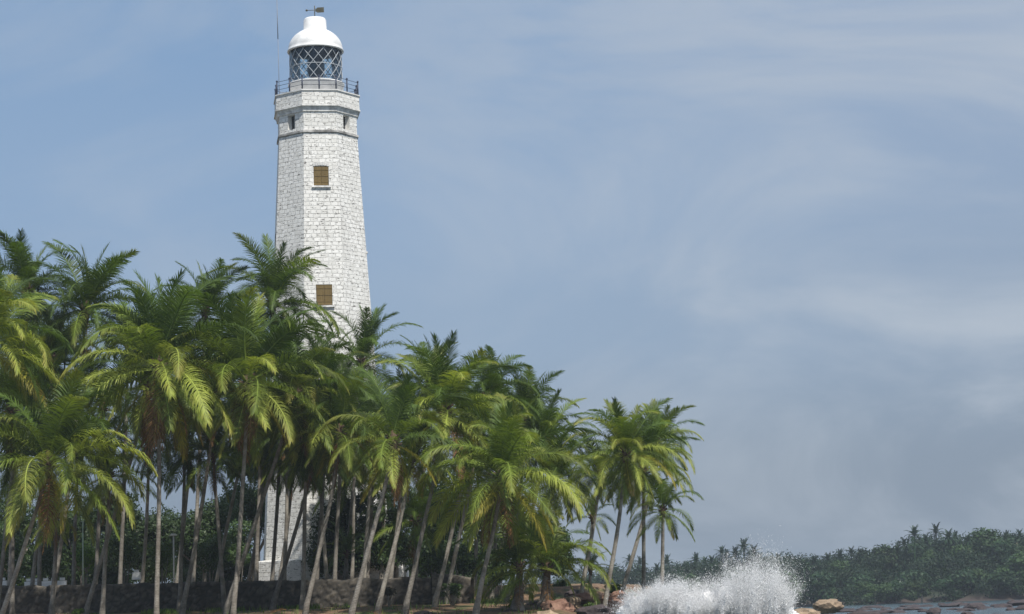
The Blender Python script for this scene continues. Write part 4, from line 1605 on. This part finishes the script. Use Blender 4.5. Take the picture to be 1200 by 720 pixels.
# low whitewashed kerb wall with openings
for i, (p0, p1) in enumerate(((-30, 8), (29, 78))):
    a, c_ = P(p0, 682, 164), P(p1, 679, 164)
    b = MB()
    Lw = c_.x - a.x
    gz = ground_z((a.x + c_.x) / 2, 164)
    zt = (a.z + c_.z) / 2 - gz
    b.box((0, 0, zt / 2 - 0.1), (Lw, 0.3, zt + 0.1))
    nblk = int(Lw / 0.55)
    for q in range(nblk):
        b.box((-Lw / 2 + (q + 0.5) * Lw / nblk, 0, zt + 0.08), (0.36, 0.28, 0.20))
    tag(b.build('garden_wall', 'white_paint', None, ((a.x + c_.x) / 2, 164, gz)),
        ('short stub of low white garden wall cut by the edge of the photo', 'longer low white garden wall with raised blocks beneath the small yellow palm')[i], 'wall')
# pale block on the wall
p = P(160, 676, 154.7)
b = MB()
b.box((0, 0, 0.15), (0.62, 0.45, 0.55), 0, 0.9)
b.box((0, 0, 0.50), (0.36, 0.3, 0.2), 0, 0.8)
tag(b.build('stone_block', 'weathered_white', None, (p.x, 154.7, p.z - 0.1)), 'pale squared stone block sitting on top of the dark wall', 'block')

# ------------------------------------------------------------------ the breaking wave
SD = 104.0
sp = np.random.default_rng(5)


def spray_points(n):
    """droplets thrown up in many thin ballistic fans; dense low mass, ragged tall veil on the far side"""
    pos, size, elo, vel = [], [], [], []
    k = mpp(SD)
    ENV = ([722, 738, 760, 785, 810, 835, 860, 885, 905, 925, 945], [10, 32, 43, 45, 39, 48, 62, 76, 84, 58, 10])
    for j in range(430):
        px = 734 + 192 * sp.random() ** 0.95
        base = P(px, 724, SD + sp.normal() * 1.0)
        cl_ = noise.fractal(Vector((px * 0.06, 4.2, 0)), 1, 2, 3)
        hm_ = np.interp(px, *ENV) * k * (0.30 + 0.75 * sp.random() ** 1.7) * (1 + 0.5 * cl_)
        vz = math.sqrt(max(0.3, 2 * 9.8 * hm_))
        vx, vy = sp.normal(0.15, 0.55), sp.normal(0, 0.6)
        T = sp.uniform(0.75, 1.15) * vz / 9.8
        m = int(n / 430 * sp.uniform(0.4, 1.6) * (1.3 if hm_ > 1.5 else 1.0) * np.interp(px, [724, 840, 875, 940], [1.5, 1.15, 0.6, 0.4]))
        t = T * sp.random(m) ** 0.7
        f_ = sp.uniform(0.75, 1.03, m)
        tight = 0.35 if sp.random() < 0.6 else 1.2
        spread = (0.05 + 0.42 * (t / T) ** 1.3) * tight
        x = base.x + vx * t + sp.normal(size=m) * spread
        y = base.y + vy * t + sp.normal(size=m) * spread
        z = base.z + vz * f_ * t - 4.9 * t * t + sp.normal(size=m) * spread * 0.5
        pos.append(np.stack([x, y, z], 1))
        dv = np.stack([np.full(m, vx) + sp.normal(size=m) * 0.5, np.full(m, vy), vz * f_ - 9.8 * t], 1)
        vel.append(dv / np.linalg.norm(dv, axis=1)[:, None])
        size.append(np.exp(sp.normal(-5.3, 0.5, m)) * np.where(sp.random(m) < 0.05, 2.2, 1.0) * (1.1 - 0.35 * t / T))
        elo.append(1 + np.abs(sp.normal(0, 2.2, m)))
    return np.concatenate(pos), np.concatenate(size), np.concatenate(elo), np.concatenate(vel)


pp, ss, el, vd = spray_points(560000)
octa = np.array([(1, 0, 0), (-0.5, 0.87, 0), (-0.5, -0.87, 0), (0, 0, 1), (0, 0, -1)], float)
of = np.array([(0, 1, 3), (1, 2, 3), (2, 0, 3), (1, 0, 4), (2, 1, 4), (0, 2, 4)])
ref = np.tile(np.array([[0.0, 1.0, 0.0]]), (len(pp), 1)) + sp.normal(scale=0.3, size=(len(pp), 3))
aa = np.cross(vd, ref)
aa /= np.linalg.norm(aa, axis=1)[:, None]
bb = np.cross(vd, aa)
V = pp[:, None, :] + ss[:, None, None] * (octa[None, :, 0:1] * aa[:, None] + octa[None, :, 1:2] * bb[:, None]
                                          + octa[None, :, 2:3] * (vd * el[:, None])[:, None])
Fc = of[None] + (np.arange(len(pp)) * 5)[:, None, None]
import bmesh
VV, FF, off = [V.reshape(-1, 3)], [Fc.reshape(-1, 3)], len(pp) * 5
for q in range(64):                      # the churned white water the droplets are torn from
    px = 732 + 190 * (q + sp.random()) / 64
    hh = np.interp(px, [728, 745, 770, 800, 850, 890, 925], [2, 12, 19, 21, 17, 8, 2])
    c0 = P(px, 726 - hh * sp.uniform(0.3, 1.0), SD + sp.uniform(0.0, 1.2))
    bm = bmesh.new()
    bmesh.ops.create_icosphere(bm, subdivisions=4, radius=1.0)
    of3 = Vector((q * 2.3, q * 1.1, 0))
    a_ = np.array([tuple(v.co * (1 + 0.45 * noise.fractal(v.co * 1.3 + of3, 1, 2, 3) + 0.42 * noise.fractal(v.co * 5 + of3, 0.7, 2.1, 5))) for v in bm.verts])
    f_ = np.array([[v.index for v in f.verts] for f in bm.faces])
    bm.free()
    r_s = sp.uniform(0.22, 0.50)
    VV.append(a_ * np.array([r_s, r_s, r_s * sp.uniform(0.9, 1.5)]) + np.array(tuple(c0)))
    FF.append(f_ + off)
    off += len(a_)
spray = link('sea_spray', np_mesh('sea_spray', np.concatenate(VV), np.concatenate(FF), smooth=True), 'white_spray')
tag(spray, 'white spray of a wave bursting on the rocks beside the palms', None, kind='stuff')
